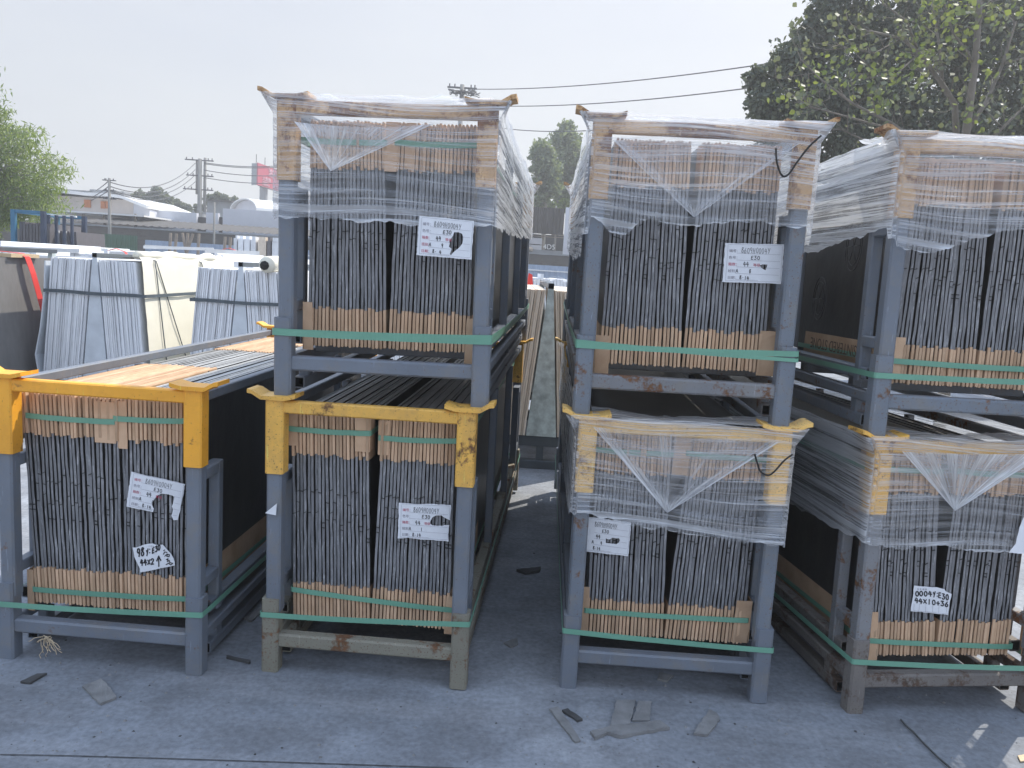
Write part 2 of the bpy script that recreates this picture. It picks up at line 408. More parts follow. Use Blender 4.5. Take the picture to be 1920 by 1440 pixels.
# materials: (post, foot, cap, bars)
RM = {'A': ('grey', 'grey', 'orange', 'grey'), 'B': ('grey', 'olive_rust', 'yellow', 'olive_rust'),
 'Bt': ('grey', 'grey', 'yellow_rust', 'grey'), 'C': ('grey_speck', 'grey', 'yellow_pale', 'grey'),
 'Ct': ('grey_speck', 'grey_speck', 'yellow_rust', 'grey_worn'), 'D': ('grey_worn', 'brown_rust', 'yellow', 'brown_rust'),
 'Dt': ('grey', 'grey_speck', 'yellow_rust', 'grey_speck')}
FO = 0.008; CAPW = 0.070; PW = 0.058; FW = 0.066
hw = W / 2
CACHE = {}
def cm(key, fn):
    if key not in CACHE: CACHE[key] = fn()
    return CACHE[key]
def make_rack(k):
    root = tag(empty('slab_rack', MX[k]), RLABEL[k], 'slab rack', 'steel racks of stone slabs')
    mp, mf, mc, mb = (M[x] for x in RM[k])
    dark = M['hollow']
    for sx in (-1, 1):
        for sy in (0, 1):
            def X(a, b): return (a, b) if sx < 0 else (-b, -a)
            def Yy(a, b): return (a, b) if sy == 0 else (L - b, L - a)
            nm = (sx, sy)
            f = MB(); x0, x1 = X(-hw - FO, -hw - FO + FW); y0, y1 = Yy(-FO, FW - FO)
            f.bar(x0, x1, y0, y1, 0, 0.305, 'z', 0.008)
            f.build('foot', mf, root)
            p = MB(); x0, x1 = X(-hw + 0.004, -hw + 0.004 + PW); y0, y1 = Yy(0.004, PW + 0.004)
            p.bar(x0, x1, y0, y1, 0.25, H - 0.02, 'z', 0.007)
            p.build('post', mp, root)
            c = MB(); x0, x1 = X(-hw, -hw + CAPW); y0, y1 = Yy(-0.003, CAPW - 0.003)
            c.bar(x0, x1, y0, y1, H - 0.285, H, 'z', 0.006)
            cap = c.build('corner_cap', mc, root)
            s = MB()       # flared landing plate, wings bent up outwards and inwards
            prof = [(-0.066, 0.024), (-0.048, 0.021), (-0.014, 0.001), (0.075, 0.001), (0.095, 0.005), (0.118, 0.011)]
            prof = [(a - hw, H + b) for a, b in prof]
            if sx > 0: prof = [(-a, b) for a, b in prof][::-1]
            poly = prof + [(a, b + 0.015) for a, b in prof[::-1]]
            y0, y1 = Yy(-0.014, 0.092)
            s.prism(poly, y0, y1, 'y')
            s.build('landing_plate', mc, cap)
            u = MB(); x0, x1 = X(-hw + 0.006, -hw + 0.050)
            y0, y1 = Yy(0.175, 0.220); u.bar(x0, x1, y0, y1, 0.19, H - 0.30, 'z', 0.005)
            y0, y1 = Yy(0.062, 0.175); u.bar(x0, x1, y0, y1, H - 0.345, H - 0.30, 'y', 0.004)
            u.bar(x0, x1, y0, y1, 0.325, 0.368, 'y', 0.004)
            u.build('side_brace', mp, root)
        for yy in (1.0, 1.95):
            u = MB(); x0, x1 = X(-hw + 0.008, -hw + 0.046)
            u.bar(x0, x1, yy, yy + 0.04, 0.19, H - 0.06, 'z', 0.005); u.build('upright', mp, root)
        r = MB(); x0, x1 = X(-hw + 0.010, -hw + 0.056); r.bar(x0, x1, 0.12, L - 0.12, 0.198, 0.246, 'y', 0.005, hollow=True)
        r.build('side_rail', [mb, dark], root)
        r = MB(); x0, x1 = X(-hw + 0.003, -hw + 0.045); r.bar(x0, x1, 0.058, L - 0.058, 0.118, 0.158, 'y', 0.004)
        r.build('lower_rail', mb, root)
        r = MB(); x0, x1 = X(-hw + 0.018, -hw + 0.064); r.bar(x0, x1, 0.14, L - 0.14, 0.018, 0.064, 'y', 0.005, hollow=True)
        for yy in (0.20, 1.42, L - 0.26): r.bar(x0 + 0.002, x1 - 0.002, yy, yy + 0.055, 0.064, 0.118, 'z', 0.004)
        r.build('skid', [mb, dark], root)
        t = MB(); x0, x1 = X(-hw + 0.012, -hw + 0.050); t.bar(x0, x1, 0.073, L - 0.073, H - 0.048, H - 0.010, 'y', 0.004)
        t.build('top_rail', mp, root)
    for sy in (0, 1):
        y0, y1 = (0.004, 0.044) if sy == 0 else (L - 0.044, L - 0.004)
        t = MB(); t.bar(-hw + CAPW, hw - CAPW, y0, y1, H - 0.050, H - 0.002, 'x', 0.005); t.build('top_bar', mc, root)
        t = MB(); t.bar(-hw + FW - FO, hw - FW + FO, y0, y1 + 0.012, 0.105, 0.160, 'x', 0.007); t.build('crossbar', mb, root)
    for yy in (0.32, 0.9, 1.5, 2.1, 2.6):
        t = MB(); t.bar(-hw + 0.05, hw - 0.05, yy, yy + 0.05, 0.145, 0.192, 'x', 0.005); t.build('floor_beam', mb, root)
    return root
RACK = {k: make_rack(k) for k in POSE}

# ------------------------------------------------------------------ slabs
SH, SL, ST, PITCH_S, NG = 0.830, 2.70, 0.0100, 0.01500, 21
SY, SZ = 0.10, 0.20
def slab_mesh(seed):
    r = random.Random(seed); b = MB(); nz = 15; v = []; t = ST / 2
    ph = r.uniform(0, 6.3)
    for i in range(nz + 1):
        z = SH * i / nz
        j = r.uniform(-0.0011, 0.0011) + 0.0007 * math.sin(ph + z * 9); w = t * r.uniform(0.86, 1.10); yf = r.uniform(-0.0015, 0.0015)
        if z < 0.15 or z > SH - 0.18: j *= 0.15; w = t * 0.92; yf = 0.0
        v += [(-w + j, yf, z), (w + j, yf + r.uniform(-0.001, 0.001), z), (0.0062, 0.05, z), (0.0062, SL, z), (-0.0062, SL, z), (-0.0062, 0.05, z)]
    q6 = lambda ks: [(i * 6 + k, i * 6 + (k + 1) % 6, i * 6 + 6 + (k + 1) % 6, i * 6 + 6 + k) for i in range(nz) for k in ks]
    b.add(v, q6((0, 3)), 1); b.add(v, q6((1, 2, 4, 5)), 0)
    b.add(v, [(5, 4, 3, 2, 1, 0)], 1); b.add(v, [tuple(nz * 6 + k for k in range(6))], 3)
    for _ in range(r.choice((1, 2, 2, 3))):      # folded film seams: little dark ticks
        z = 0.42 + r.uniform(-0.10, 0.13); dz = r.uniform(0.002, 0.0035); sl = r.uniform(-0.006, 0.010)
        x0, x1 = -t * 1.25, t * 1.3
        b.add([(x0, -0.0026, z), (x1, -0.0026, z + sl), (x1, -0.0026, z + sl + dz), (x0, -0.0026, z + dz),
               (x0, 0.001, z), (x1, 0.001, z + sl), (x1, 0.001, z + sl + dz), (x0, 0.001, z + dz)],
              [(0, 1, 2, 3), (4, 7, 6, 5), (0, 4, 5, 1), (3, 2, 6, 7), (0, 3, 7, 4), (1, 5, 6, 2)], 2)
    return b.mesh('stone_slab', [M['slab_face'], M['slab_edge'], M['tick'], M['slab_top']])
SLABS = [slab_mesh(s) for s in range(9)]
def kraft_mesh(seed, h, ln, top):
    """Folded cardboard sleeve over the slab's edge; rounded fold."""
    r = random.Random(seed); t = 0.0051; b = MB(); n = 10; v = []
    j0 = r.uniform(-0.0008, 0.0008)
    for i in range(n + 1):
        y = (-0.005, 0.07)[i] if i < 2 else 0.07 + (ln - 0.07) * (i - 1) / (n - 1)
        w = (t if i == 0 else 0.0070) * r.uniform(0.97, 1.03); j = j0 * .5 + r.uniform(-0.0004, 0.0004)
        if top: pr = [(-w, -h), (-w, 0.001), (-w * 0.5, 0.0065), (w * 0.5, 0.0065), (w, 0.001), (w, -h)]
        else: pr = [(w, h), (w, -0.001), (w * 0.5, -0.005), (-w * 0.5, -0.005), (-w, -0.001), (-w, h)]
        v += [(a + j, y, z) for a, z in pr]
    f = [(i * 6 + k, i * 6 + k + 1, i * 6 + 7 + k, i * 6 + 6 + k) for i in range(n) for k in range(5)]
    f += [(0, 5, 4, 3, 2, 1), tuple(n * 6 + k for k in range(6))]
    b.add(v, f); return b.mesh('kraft_sleeve', M['kraft'])
KTOP = [kraft_mesh(s, 0.158 + 0.006 * (s % 3), 0.94, True) for s in range(5)]
KSHORT = [kraft_mesh(90 + s, 0.158 + 0.006 * (s % 3), 0.10, True) for s in range(3)]
KBOT = [kraft_mesh(50 + s, 0.136 + 0.006 * (s % 3), 0.94, False) for s in range(5)]
FAN = {'A': (-0.055, -0.020, -0.020, 0.0), 'B': (-0.020, -0.030, 0.025, -0.005), 'Bt': (0.012, -0.028, 0.024, 0.0), 'C': (0.0, -0.035, 0.042, 0.010),
 'Ct': (0.010, -0.033, 0.012, -0.015), 'D': (-0.030, -0.080, 0.004, 0.0), 'Dt': (0.030, -0.022, 0.012, 0.0)}
LEAN = {k: (f[1], f[2]) for k, f in FAN.items()}
COUNT = {'A': (23, 19), 'Dt': (22, 20)}
GX = {}
for k in POSE:
    nl, nr_ = COUNT.get(k, (NG, NG)); x = -0.316
    for gi, n in enumerate((nl, nr_)):
        x0 = x
        for i in range(n):
            base = x + PITCH_S * (i + 0.5)
            ang = FAN[k][gi * 2] + (FAN[k][gi * 2 + 1] - FAN[k][gi * 2]) * i / (n - 1) + random.uniform(-0.0014, 0.0014)
            lm = Matrix.Translation((base + random.uniform(-0.0007, 0.0007), SY + random.uniform(-0.005, 0.005), SZ + random.uniform(-0.003, 0.003))) @ Matrix.Rotation(ang, 4, 'Y')
            s = link('stone_slab', SLABS[random.randrange(9)]); s.matrix_world = MX[k] @ lm
            row = 'left' if gi == 0 else 'right'
            tag(s, f'thin dark grey slab on edge, {row} row of {DESC[k]}', 'stone slab', f'dark slabs in {row} row of {DESC[k]}', 'thing')
            c = link('kraft_sleeve', random.choice(KSHORT) if (k, gi) != ('A', 0) else KTOP[random.randrange(5)], s); c.location = (0, random.uniform(-.004, .001), SH)
            c = link('kraft_sleeve', KBOT[random.randrange(5)], s); c.location = (0, -0.001, 0)
            if k == 'A' and gi == 0:
                c = link('kraft_sleeve', KTOP[random.randrange(5)], s); c.location = (0, SL - 0.93, SH)
        x += PITCH_S * n + 0.004
        GX[k, gi] = (x0, x - 0.004)

# ------------------------------------------------------------------ helpers on a rack's front plane
def front(k, u, v, y=0.09):
    """Photo pixel -> local point on the plane y of rack k."""
    mi = MX[k].inverted(); o = mi @ Vector((0, 0, EYE)); d = (mi.to_3x3() @ ray(u, v))
    t = (y - o.y) / d.y; return o + d * t

# straps -------------------------------------------------------------
def strap(k, zl, zr, outer, label, x0=None, x1=None, zb=None, mat='strap', hwid=0.0105):
    zb = (zl + zr) / 2 if zb is None else zb
    if outer: xa, xb, ya, yb = -hw - FO - 0.003, hw + FO + 0.003, -FO - 0.003, L + FO + 0.003
    else: xa, xb, ya, yb = x0 - 0.004, x1 + 0.004, SY - 0.011, SY + SL + 0.006
    pts = [(xa, ya + 0.004, zl), (xa + 0.004, ya, zl)]
    for i in range(1, 8):
        t = i / 8; pts.append((xa + (xb - xa) * t, ya + random.uniform(-0.0008, 0.0008), zl + (zr - zl) * t - 0.004 * math.sin(math.pi * t) + random.uniform(-0.0008, 0.0008)))
    pts += [(xb - 0.004, ya, zr), (xb, ya + 0.004, zr)]
    for t in (0.25, 0.5, 0.75): pts.append((xb, ya + (yb - ya) * t, zr + (zb - zr) * t - 0.015 * math.sin(math.pi * t)))
    pts += [(xb, yb - 0.004, zb), (xb - 0.004, yb, zb), (xa + 0.004, yb, zb), (xa, yb - 0.004, zb)]
    for t in (0.25, 0.5, 0.75): pts.append((xa, yb + (ya - yb) * t, zb + (zl - zb) * t - 0.015 * math.sin(math.pi * t)))
    b = MB(); b.ribbon(pts, (0, 0, 1), hwid, 0.0016, closed=True)
    o = b.build('plastic_strap', M[mat]); o.matrix_world = MX[k].copy()
    return tag(o, label, 'strap', 'green packing straps')
def zz(k, u, v, y): return front(k, u, v, y).z
for k, uo, ui in (('A', ((0, 1133), (365, 1153)), ((45, 1103), (345, 1122))),
                  ('B', ((497, 1153), (873, 1171)), ((540, 1104), (850, 1144))),
                  ('C', ((1060, 1183), (1442, 1220)), ((1092, 1144), (1398, 1163))),
                  ('D', ((1602, 1241), (1935, 1255)), ((1630, 1200), (1920, 1212))),
                  ('Bt', ((518, 623), (915, 641)), None), ('Ct', ((1084, 647), (1492, 664)), None),
                  ('Dt', ((1645, 704), (1920, 713)), ((1665, 676), (1920, 692)))):
    strap(k, zz(k, *uo[0], -0.012), zz(k, *uo[1], -0.012), True, f'green strap round the feet of the {DESC[k]}')
    gx0, gx1 = GX[k, 0][0], GX[k, 1][1]
    if ui: strap(k, zz(k, *ui[0], 0.09), zz(k, *ui[1], 0.09), False, f'inner green strap round slabs of {DESC[k]}', gx0 - 0.004, gx1 + 0.010)
strap('Bt', zz('Bt', 518, 619, -0.014), zz('Bt', 915, 632, -0.014) , True, f'thin upper green strap on the {DESC["Bt"]}', hwid=0.007).scale = (1.002, 1.002, 1)
strap('Ct', zz('Ct', 1084, 640, -0.014), zz('Ct', 1492, 676, -0.014), True, f'slanting green strap on the {DESC["Ct"]}', hwid=0.007).scale = (1.002, 1.002, 1)
TOPS = {'A': (((28, 777), (215, 791)), ((222, 785), (352, 789))), 'B': (((540, 803), (685, 812)), ((712, 821), (858, 826))),
        'C': (((1110, 842), (1240, 850)), ((1290, 850), (1440, 862))), 'D': (((1655, 876), (1770, 884)), ((1800, 884), (1920, 890))),
        'Bt': (((565, 262), (740, 268)), ((765, 268), (900, 272)))}
for k, two in TOPS.items():
    for gi, (pa, pb) in enumerate(two):
        a, bb = GX[k, gi]; sh = math.tan(LEAN[k][gi]) * 0.75
        strap(k, zz(k, *pa, 0.09), zz(k, *pb, 0.09), False, f'green strap round {("left","right")[gi]} kraft tops, {DESC[k]}', a + sh - 0.003, bb + sh + 0.003)

# kraft corner boards -------------------------------------------------
def board(k, u0, v0, u1, v1, side, where):
    """Flat cardboard angle: face to the front, second leg along the slab row."""
    a = front(k, u0, v0, 0.092); c = front(k, u1, v1, 0.092)
    x0, x1 = min(a.x, c.x), max(a.x, c.x); z0, z1 = min(a.z, c.z), max(a.z, c.z)
    lean = LEAN[k][0 if (x0 + x1) / 2 < 0 else 1] * (z1 - z0)
    b = MB(); t = 0.0025
    n = 5; v = []
    for i in range(n + 1):
        q = i / n; z = z0 + (z1 - z0) * q; w = random.uniform(-0.0012, 0.0012); xs = lean * (q - 0.5)
        v += [(x0 + xs, 0.0925 + w, z), (x1 + xs, 0.0925 - w, z), (x1 + xs, 0.0925 - w + t, z), (x0 + xs, 0.0925 + w + t, z)]
    b.add(v, [(i * 4 + m, i * 4 + (m + 1) % 4, i * 4 + 4 + (m + 1) % 4, i * 4 + 4 + m) for i in range(n) for m in range(4)] + [(3, 2, 1, 0), tuple(n * 4 + m for m in range(4))])
    xx = x0 if side < 0 else x1
    b.box(*( (xx - t, xx) if side < 0 else (xx, xx + t)), 0.0935, 0.155, z0 + 0.002, z1 - 0.002)
    o = b.build('corner_board', M['kraft']); o.matrix_world = MX[k].copy()
    tag(o, f'kraft corner board at {where} of {DESC[k]}', 'corner board', 'kraft corner boards')
board('A', 24, 742, 42, 830, -1, 'top left'); board('A', 176, 752, 216, 832, 1, 'top middle left'); board('A', 221, 752, 238, 842, -1, 'top middle right')
board('A', 51, 1068, 64, 1145, -1, 'bottom left')
board('B', 541, 770, 557, 836, -1, 'top left'); board('B', 666, 782, 692, 848, 1, 'top middle left'); board('B', 711, 788, 729, 854, -1, 'top middle right')
board('B', 836, 1118, 852, 1190, 1, 'bottom right')
board('Bt', 723, 228, 744, 322, 1, 'top middle left'); board('Bt', 761, 230, 778, 318, -1, 'top middle right')
board('Bt', 569, 566, 586, 656, -1, 'bottom left'); board('Bt', 874, 597, 891, 684, 1, 'bottom right')
board('Ct', 1118, 628, 1139, 704, -1, 'bottom left'); board('Ct', 1426, 620, 1455, 706, 1, 'bottom right')
board('C', 1088, 1100, 1101, 1192, -1, 'bottom left'); board('C', 1380, 1126, 1402, 1206, 1, 'bottom right')
board('C', 1268, 806, 1290, 892, -1, 'top middle right')
board('D', 1958, 905, 1930, 1230, 1, 'right end (added sun-blocker)'); board('D', 1631, 1148, 1641, 1238, -1, 'bottom left'); board('Dt', 1679, 632, 1691, 712, -1, 'bottom left')  # first board is added, to block sun patches on the ground

# ------------------------------------------------------------------ stretch film
def vnoise(x, y, z=0.0): return noise.noise(Vector((x, y, z)))
def film(k, zf, zr, zb, zl, label, seed, mat='film', sides='frl'):
    """Film band round the top of rack k. zf/zr/zb/zl: lower edge on front, right, back, left as function of t (0..1)."""
    r = 0.022; e = 0.014
    x0, x1, y0, y1 = -hw - e, hw + e, -e - 0.004, L + e
    path = []     # x, y, nx, ny, zlow, tension(0 at corners, 1 mid)
    def seg(ax, ay, bx, by, nx, ny, zfun, n):
        for i in range(n):
            t = (i + 0.5) / n
            path.append((ax + (bx - ax) * t, ay + (by - ay) * t, nx, ny, zfun(t), 4 * t * (1 - t), t))
    def corner(cx, cy, a0, a1, z):
        for i in range(6):
            a = a0 + (a1 - a0) * (i + 0.5) / 6
            path.append((cx + math.cos(a) * r, cy + math.sin(a) * r, math.cos(a), math.sin(a), z, 0.0, 0.0))
    hp = math.pi / 2
    seg(x0 + r, y0, x1 - r, y0, 0, -1, zf, 84)
    corner(x1 - r, y0 + r, -hp, 0, (zf(1) + zr(0)) / 2)
    seg(x1, y0 + r, x1, y1 - r, 1, 0, zr, 90)
    corner(x1 - r, y1 - r, 0, hp, (zr(1) + zb(0)) / 2)
    seg(x1 - r, y1, x0 + r, y1, 0, 1, zb, 24)
    corner(x0 + r, y1 - r, hp, 2 * hp, (zb(1) + zl(1)) / 2)
    seg(x0, y1 - r, x0, y0 + r, -1, 0, lambda t: zl(1 - t), 90)
    corner(x0 + r, y0 + r, 2 * hp, 3 * hp, (zl(0) + zf(0)) / 2)
    n = len(path); nz = 40; V = []; UV = []; D = []; s = 0.0; lx, ly = path[0][:2]
    for (x, y, nx, ny, zl_, ten, t) in path:
        s += math.hypot(x - lx, y - ly); lx, ly = x, y
        side = abs(nx) > 0.7
        top = H + 0.012 + 0.010 * vnoise(s * 6, seed) + 0.004
        cw = max(0.0, 1 - min(abs(x - x0), abs(x - x1)) / 0.13) if not side else 1.0 if False else 0.0
        low = zl_ + 0.016 * vnoise(s * 5.0, seed + 3.3) + 0.014 * vnoise(s * 17, seed + 9.1) + 0.007 * vnoise(s * 45, seed)
        for j in range(nz + 1):
            q = j / nz; z = low + (top - low) * q
            slope = (0.035 if nx > 0 else 0.02) if side else 0.03
        for j in range(nz + 1):
            q = j / nz; z = low + (top - low) * q
            vv = (z + slope * s) * (1.35 if side else 1.0) + (0.012 * math.sin(s * 7 + z * 9 + seed) if not side else 0.006 * vnoise(s * 1.2, z * 4, seed))
            sx_ = 0.5 if side else 1.0; d = 0.006 * vnoise(s * 1.6 * sx_, vv * 38, seed) + 0.004 * vnoise(s * 3.5 * sx_, vv * 75, seed + 5) + 0.008 * vnoise(s * 2, z * 3, seed + 8)
            d *= min(1, ten * 2.5 + 0.25)
            bulge = 0.050 * cw * max(0, (z - (H - 0.06)) / 0.075) if z > H - 0.06 else 0.0
            bx = (1 if x > 0 else -1) * bulge if not side else 0
            if side: d += 0.045 * max(0, (z - (H - 0.05)) / 0.065) * max(0, 1 - min(y - y0, y1 - y) / 0.18) if z > H - 0.05 else 0
            dd = max(d, -0.009) - 0.020 * ten * (0.4 if not side else 1.6) * 0.12
            V.append((x + nx * dd + bx, y + ny * dd, z)); UV.append((s, vv))
            ed = math.exp(-(q * (top - low)) / 0.010)
            dn = 0.80 + 0.55 * vnoise(s * 0.9, z * 4, seed + 2) + 0.7 * ed + (0.35 if z > H - 0.03 else 0)
            dn *= (2.3 if side else 1.0)
            D.append(max(0.15, dn))
    Fq = []
    for i in range(n):
        i2 = (i + 1) % n
        if i2 == 0: pass
        for j in range(nz): Fq.append((i * (nz + 1) + j, i2 * (nz + 1) + j, i2 * (nz + 1) + j + 1, i * (nz + 1) + j + 1))
    root = link('stretch_film', fast_mesh('stretch_film', V, Fq, M[mat], uv=UV, dens=D)); root.matrix_world = MX[k].copy()
    tag(root, label, 'stretch film', 'clear film wrapped round racks')
    return root
def film_sheet(root, x0, x1, y0, y1, seed, lump, dens, zbase=0.016, nx=60, ny=26, rag=0.05):
    """Loose top sheet folded over the top bar."""
    V, UV, D, Fq = [], [], [], []
    for j in range(ny + 1):
        for i in range(nx + 1):
            q = j / ny; t = i / nx
            ye = y1 + rag * (vnoise(t * 4, seed) + 0.5 * vnoise(t * 13, seed + 3)) * 2
            x = x0 + (x1 - x0) * t; y = y0 + (ye - y0) * q
            m = max(0, 1 - abs(t - 0.5) * 2)
            z = H + zbase + lump * max(0, vnoise(x * 3.4, y * 3, seed) + 0.25) * q + 0.006 * vnoise(x * 14, y * 30, seed) * min(1, q * 4)
            z += lump * 0.9 * max(0, vnoise(x * 7, y * 5, seed + 7)) ** 1.0 * q
            z -= 0.025 * m * q if lump < 0.03 else 0
            V.append((x, y, z)); UV.append((x, y * 1.2 + 0.2 * x)); D.append(max(0.3, dens + 0.9 * math.exp(-(1 - q) / 0.05) + 0.5 * vnoise(x * 5, y * 7, seed)))
    for j in range(ny):
        for i in range(nx):
            a = j * (nx + 1) + i; Fq.append((a, a + 1, a + nx + 2, a + nx + 1))
    return link('film_sheet', fast_mesh('film_sheet', V, Fq, M['film_top'], uv=UV, dens=D), root)
def film_flap(root, k, pl, pr, pa, seed, dens=1.0, sag=0.03, mid=0.6):
    """Pulled triangle of film: two top corners and an apex, with ropes along its edges."""
    a, b, c = (front(k, *p, -0.026) for p in (pl, pr, pa)); n = 44
    V, UV, D, Fq = [], [], [], []
    for j in range(n + 1):
        q = j / n
        for i in range(n + 1):
            t = i / n
            p = a.lerp(c, q).lerp(b.lerp(c, q), t)
            p.z -= sag * 4 * t * (1 - t) * (1 - q) * 0.3
            p.y += -0.003 - 0.004 * vnoise(t * 9, q * 2, seed) - 0.010 * q
            V.append(tuple(p)); w = (b - a).length * (1 - q) + 0.02
            UV.append((q * 0.6 + seed, t * 0.42))
            ex = min(t, 1 - t) * w
            D.append(max(0.05, dens * (mid + 1.25 * math.exp(-ex / 0.012) + 0.6 * math.exp(-abs(ex - 0.035) / 0.008) + 1.0 * max(0, q - 0.75) / 0.25 + 0.35 * vnoise(t * 6, q * 3, seed))))
    for j in range(n):
        for i in range(n):
            o = j * (n + 1) + i; Fq.append((o, o + 1, o + n + 2, o + n + 1))
    return link('film_flap', fast_mesh('film_flap', V, Fq, M['film_top'], uv=UV, dens=D), root)
def lin(*pts):
    def f(t):
        for (a, za), (b, zb) in zip(pts, pts[1:]):
            if t <= b: return za + (zb - za) * (t - a) / max(1e-6, b - a)
        return pts[-1][1]
    return f
def edge(k, pts):
    out = []
    for u, v in pts:
        p = front(k, u, v, -0.02); out.append(((p.x + hw) / W, p.z))
    return lin(*sorted(out))
# upper rack left of the aisle
f = film('Bt', edge('Bt', [(520, 405), (600, 410), (730, 414), (830, 420), (924, 428)]), lin((0, 0.66), (0.5, 0.69), (1, 0.73)), lin((0, 0.7), (1, 0.7)), lin((0, 0.67), (1, 0.7)),
         'cloudy stretch film round the upper rack left of the aisle, shining on its right side', 1.3)
film_sheet(f, -hw + 0.03, hw - 0.03, -0.012, 0.30, 4.2, 0.085, 0.9)
film_flap(f, 'Bt', (552, 228), (815, 232), (622, 322), 2.2, 1.0, 0.05, 0.55)
# upper rack right of the aisle
f = film('Ct', edge('Ct', [(1105, 404), (1125, 412), (1140, 434), (1156, 440), (1172, 434), (1195, 416), (1232, 410), (1262, 424), (1300, 424), (1420, 420), (1522, 426)]),
         lin((0, 0.68), (1, 0.7)), lin((0, 0.7), (1, 0.7)), lin((0, 0.60), (0.3, 0.58), (1, 0.66)),
         'wrinkled stretch film round the upper rack right of the aisle, lower edge torn', 5.1)
film_sheet(f, -hw + 0.01, hw + 0.03, -0.012, 0.42, 8.8, 0.075, 1.0)
film_flap(f, 'Ct', (1148, 262), (1500, 268), (1300, 408), 3.4, 0.7, 0.03, 0.22)
# lower rack right of the aisle
f = film('C', edge('C', [(1080, 962), (1130, 972), (1250, 992), (1380, 1012), (1455, 1026)]), lin((0, 0.64), (1, 0.7)), lin((0, 0.7), (1, 0.7)), lin((0, 0.70), (0.5, 0.62), (1, 0.7)),
         'stretch film with a pulled-down triangle round the lower rack right of the aisle', 9.4)
film_sheet(f, -hw + 0.05, hw - 0.05, -0.012, 0.17, 2.9, 0.012, 1.15)
film_flap(f, 'C', (1112, 800), (1462, 828), (1250, 960), 6.2, 1.0, 0.02, 0.30)
# right-edge racks
f = film('D', edge('D', [(1625, 1024), (1780, 1030), (1930, 1036)]), lin((0, 0.66), (1, 0.7)), lin((0, 0.7), (1, 0.7)), lin((0, 0.70), (0.25, 0.66), (1, 0.72)),
         'stretch film with a white pointed flap round the lower rack at right edge', 13.7)
film_sheet(f, -hw + 0.05, hw - 0.05, -0.012, 0.15, 5.5, 0.012, 1.15)
film_flap(f, 'D', (1690, 846), (1960, 850), (1786, 956), 8.3, 1.15, 0.02, 0.6)
f = film('Dt', edge('Dt', [(1705, 470), (1722, 474), (1745, 474), (1790, 458), (1870, 436), (1930, 428)]), lin((0, 0.68), (1, 0.7)), lin((0, 0.7), (1, 0.7)), lin((0, 0.77), (0.3, 0.70), (1, 0.70)),
         'stretch film round the upper rack at right edge, streaked with silver on its left side', 17.9)
film_sheet(f, -hw + 0.01, hw - 0.02, -0.012, 0.40, 12.8, 0.07, 1.0)

# hanging black cords
def cord(k, pts, label, th=0.0035):
    P3 = [front(k, u, v, -0.040) for u, v in pts]
    fine = []
    for i in range(len(P3) - 1):
        p0, p1, p2, p3 = P3[max(i - 1, 0)], P3[i], P3[i + 1], P3[min(i + 2, len(P3) - 1)]
        for s_ in range(5):
            t = s_ / 5; fine.append(0.5 * ((2 * p1) + (p2 - p0) * t + (2 * p0 - 5 * p1 + 4 * p2 - p3) * t * t + (3 * p1 - p0 - 3 * p2 + p3) * t ** 3))
    fine.append(P3[-1])
    b = MB(); b.tube(fine, th, 6); o = b.build('cord', M['black'], smooth=True); o.matrix_world = MX[k].copy()
    tag(o, label, 'cord')
cord('Ct', [(1540, 254), (1517, 275), (1496, 302), (1480, 325), (1470, 331), (1462, 322), (1456, 300), (1455, 278)], 'black cord looping over the film of the upper rack right of the aisle')
cord('C', [(1486, 852), (1470, 864), (1452, 884), (1440, 891), (1426, 884), (1420, 868), (1415, 851)], 'black cord looping over the film of the lower rack right of the aisle')

# ------------------------------------------------------------------ paper labels with writing
def ell(cx, cy, rx, ry, a0=0, a1=360, n=14): return [(cx + rx * math.cos(rad(a0 + (a1 - a0) * i / n)), cy + ry * math.sin(rad(a0 + (a1 - a0) * i / n))) for i in range(n + 1)]
GL = {
 '0': [ell(.5, .5, .36, .48, 95, 450)], '1': [[(.5, 1), (.45, 0)]],
 '2': [[(.12, .75)] + ell(.48, .74, .34, .26, 150, -40, 8) + [(.1, .03), (.92, .06)]],
 '3': [[(.15, .95), (.8, .97), (.42, .58)] + ell(.45, .29, .38, .29, 75, -150, 9)],
 '4': [[(.42, 1), (.1, .42), (.95, .40)], [(.68, .85), (.62, -.05)]],
 '6': [[(.72, 1), (.35, .62)] + ell(.48, .28, .34, .28, 150, -220, 12)],
 '8': [[(.82, .86)] + ell(.52, .76, .27, .23, 30, 230, 8) + ell(.5, .25, .34, .25, 60, -220, 10) + [(.82, .9)]],
 '9': [ell(.45, .72, .32, .26, 20, 380, 12) + [(.78, .72), (.62, 0)]],
 'H': [[(.2, 1), (.1, 0)], [(.82, 1), (.72, 0)], [(.14, .5), (.8, .52)]],
 'Y': [[(.1, 1), (.45, .5)], [(.92, 1), (.38, 0)]], 'y': [[(.1, .8), (.42, .42)], [(.85, .95), (.3, -.1)]],
 'E': [[(.85, .95), (.25, .92), (.15, .05), (.85, .06)], [(.2, .5), (.75, .52)]],
 'A': [[(.05, 0), (.5, 1), (.9, 0)], [(.22, .36), (.75, .36)]],
 'x': [[(.1, .85), (.85, .1)], [(.85, .9), (.12, .08)]], '+': [[(.5, .85), (.5, .1)], [(.1, .48), (.9, .48)]],
 '.': [[(.35, .42), (.55, .44)]], ':': [[(.4, .75), (.55, .73)], [(.4, .2), (.55, .18)]], ' ': [],
 '个': [[(.05, .45), (.5, 1), (.98, .5)], [(.5, .72), (.52, -.15)]],
 '~': [[(0, .4), (.3, .8), (.5, .3), (.8, .7), (1, .4)]],
}
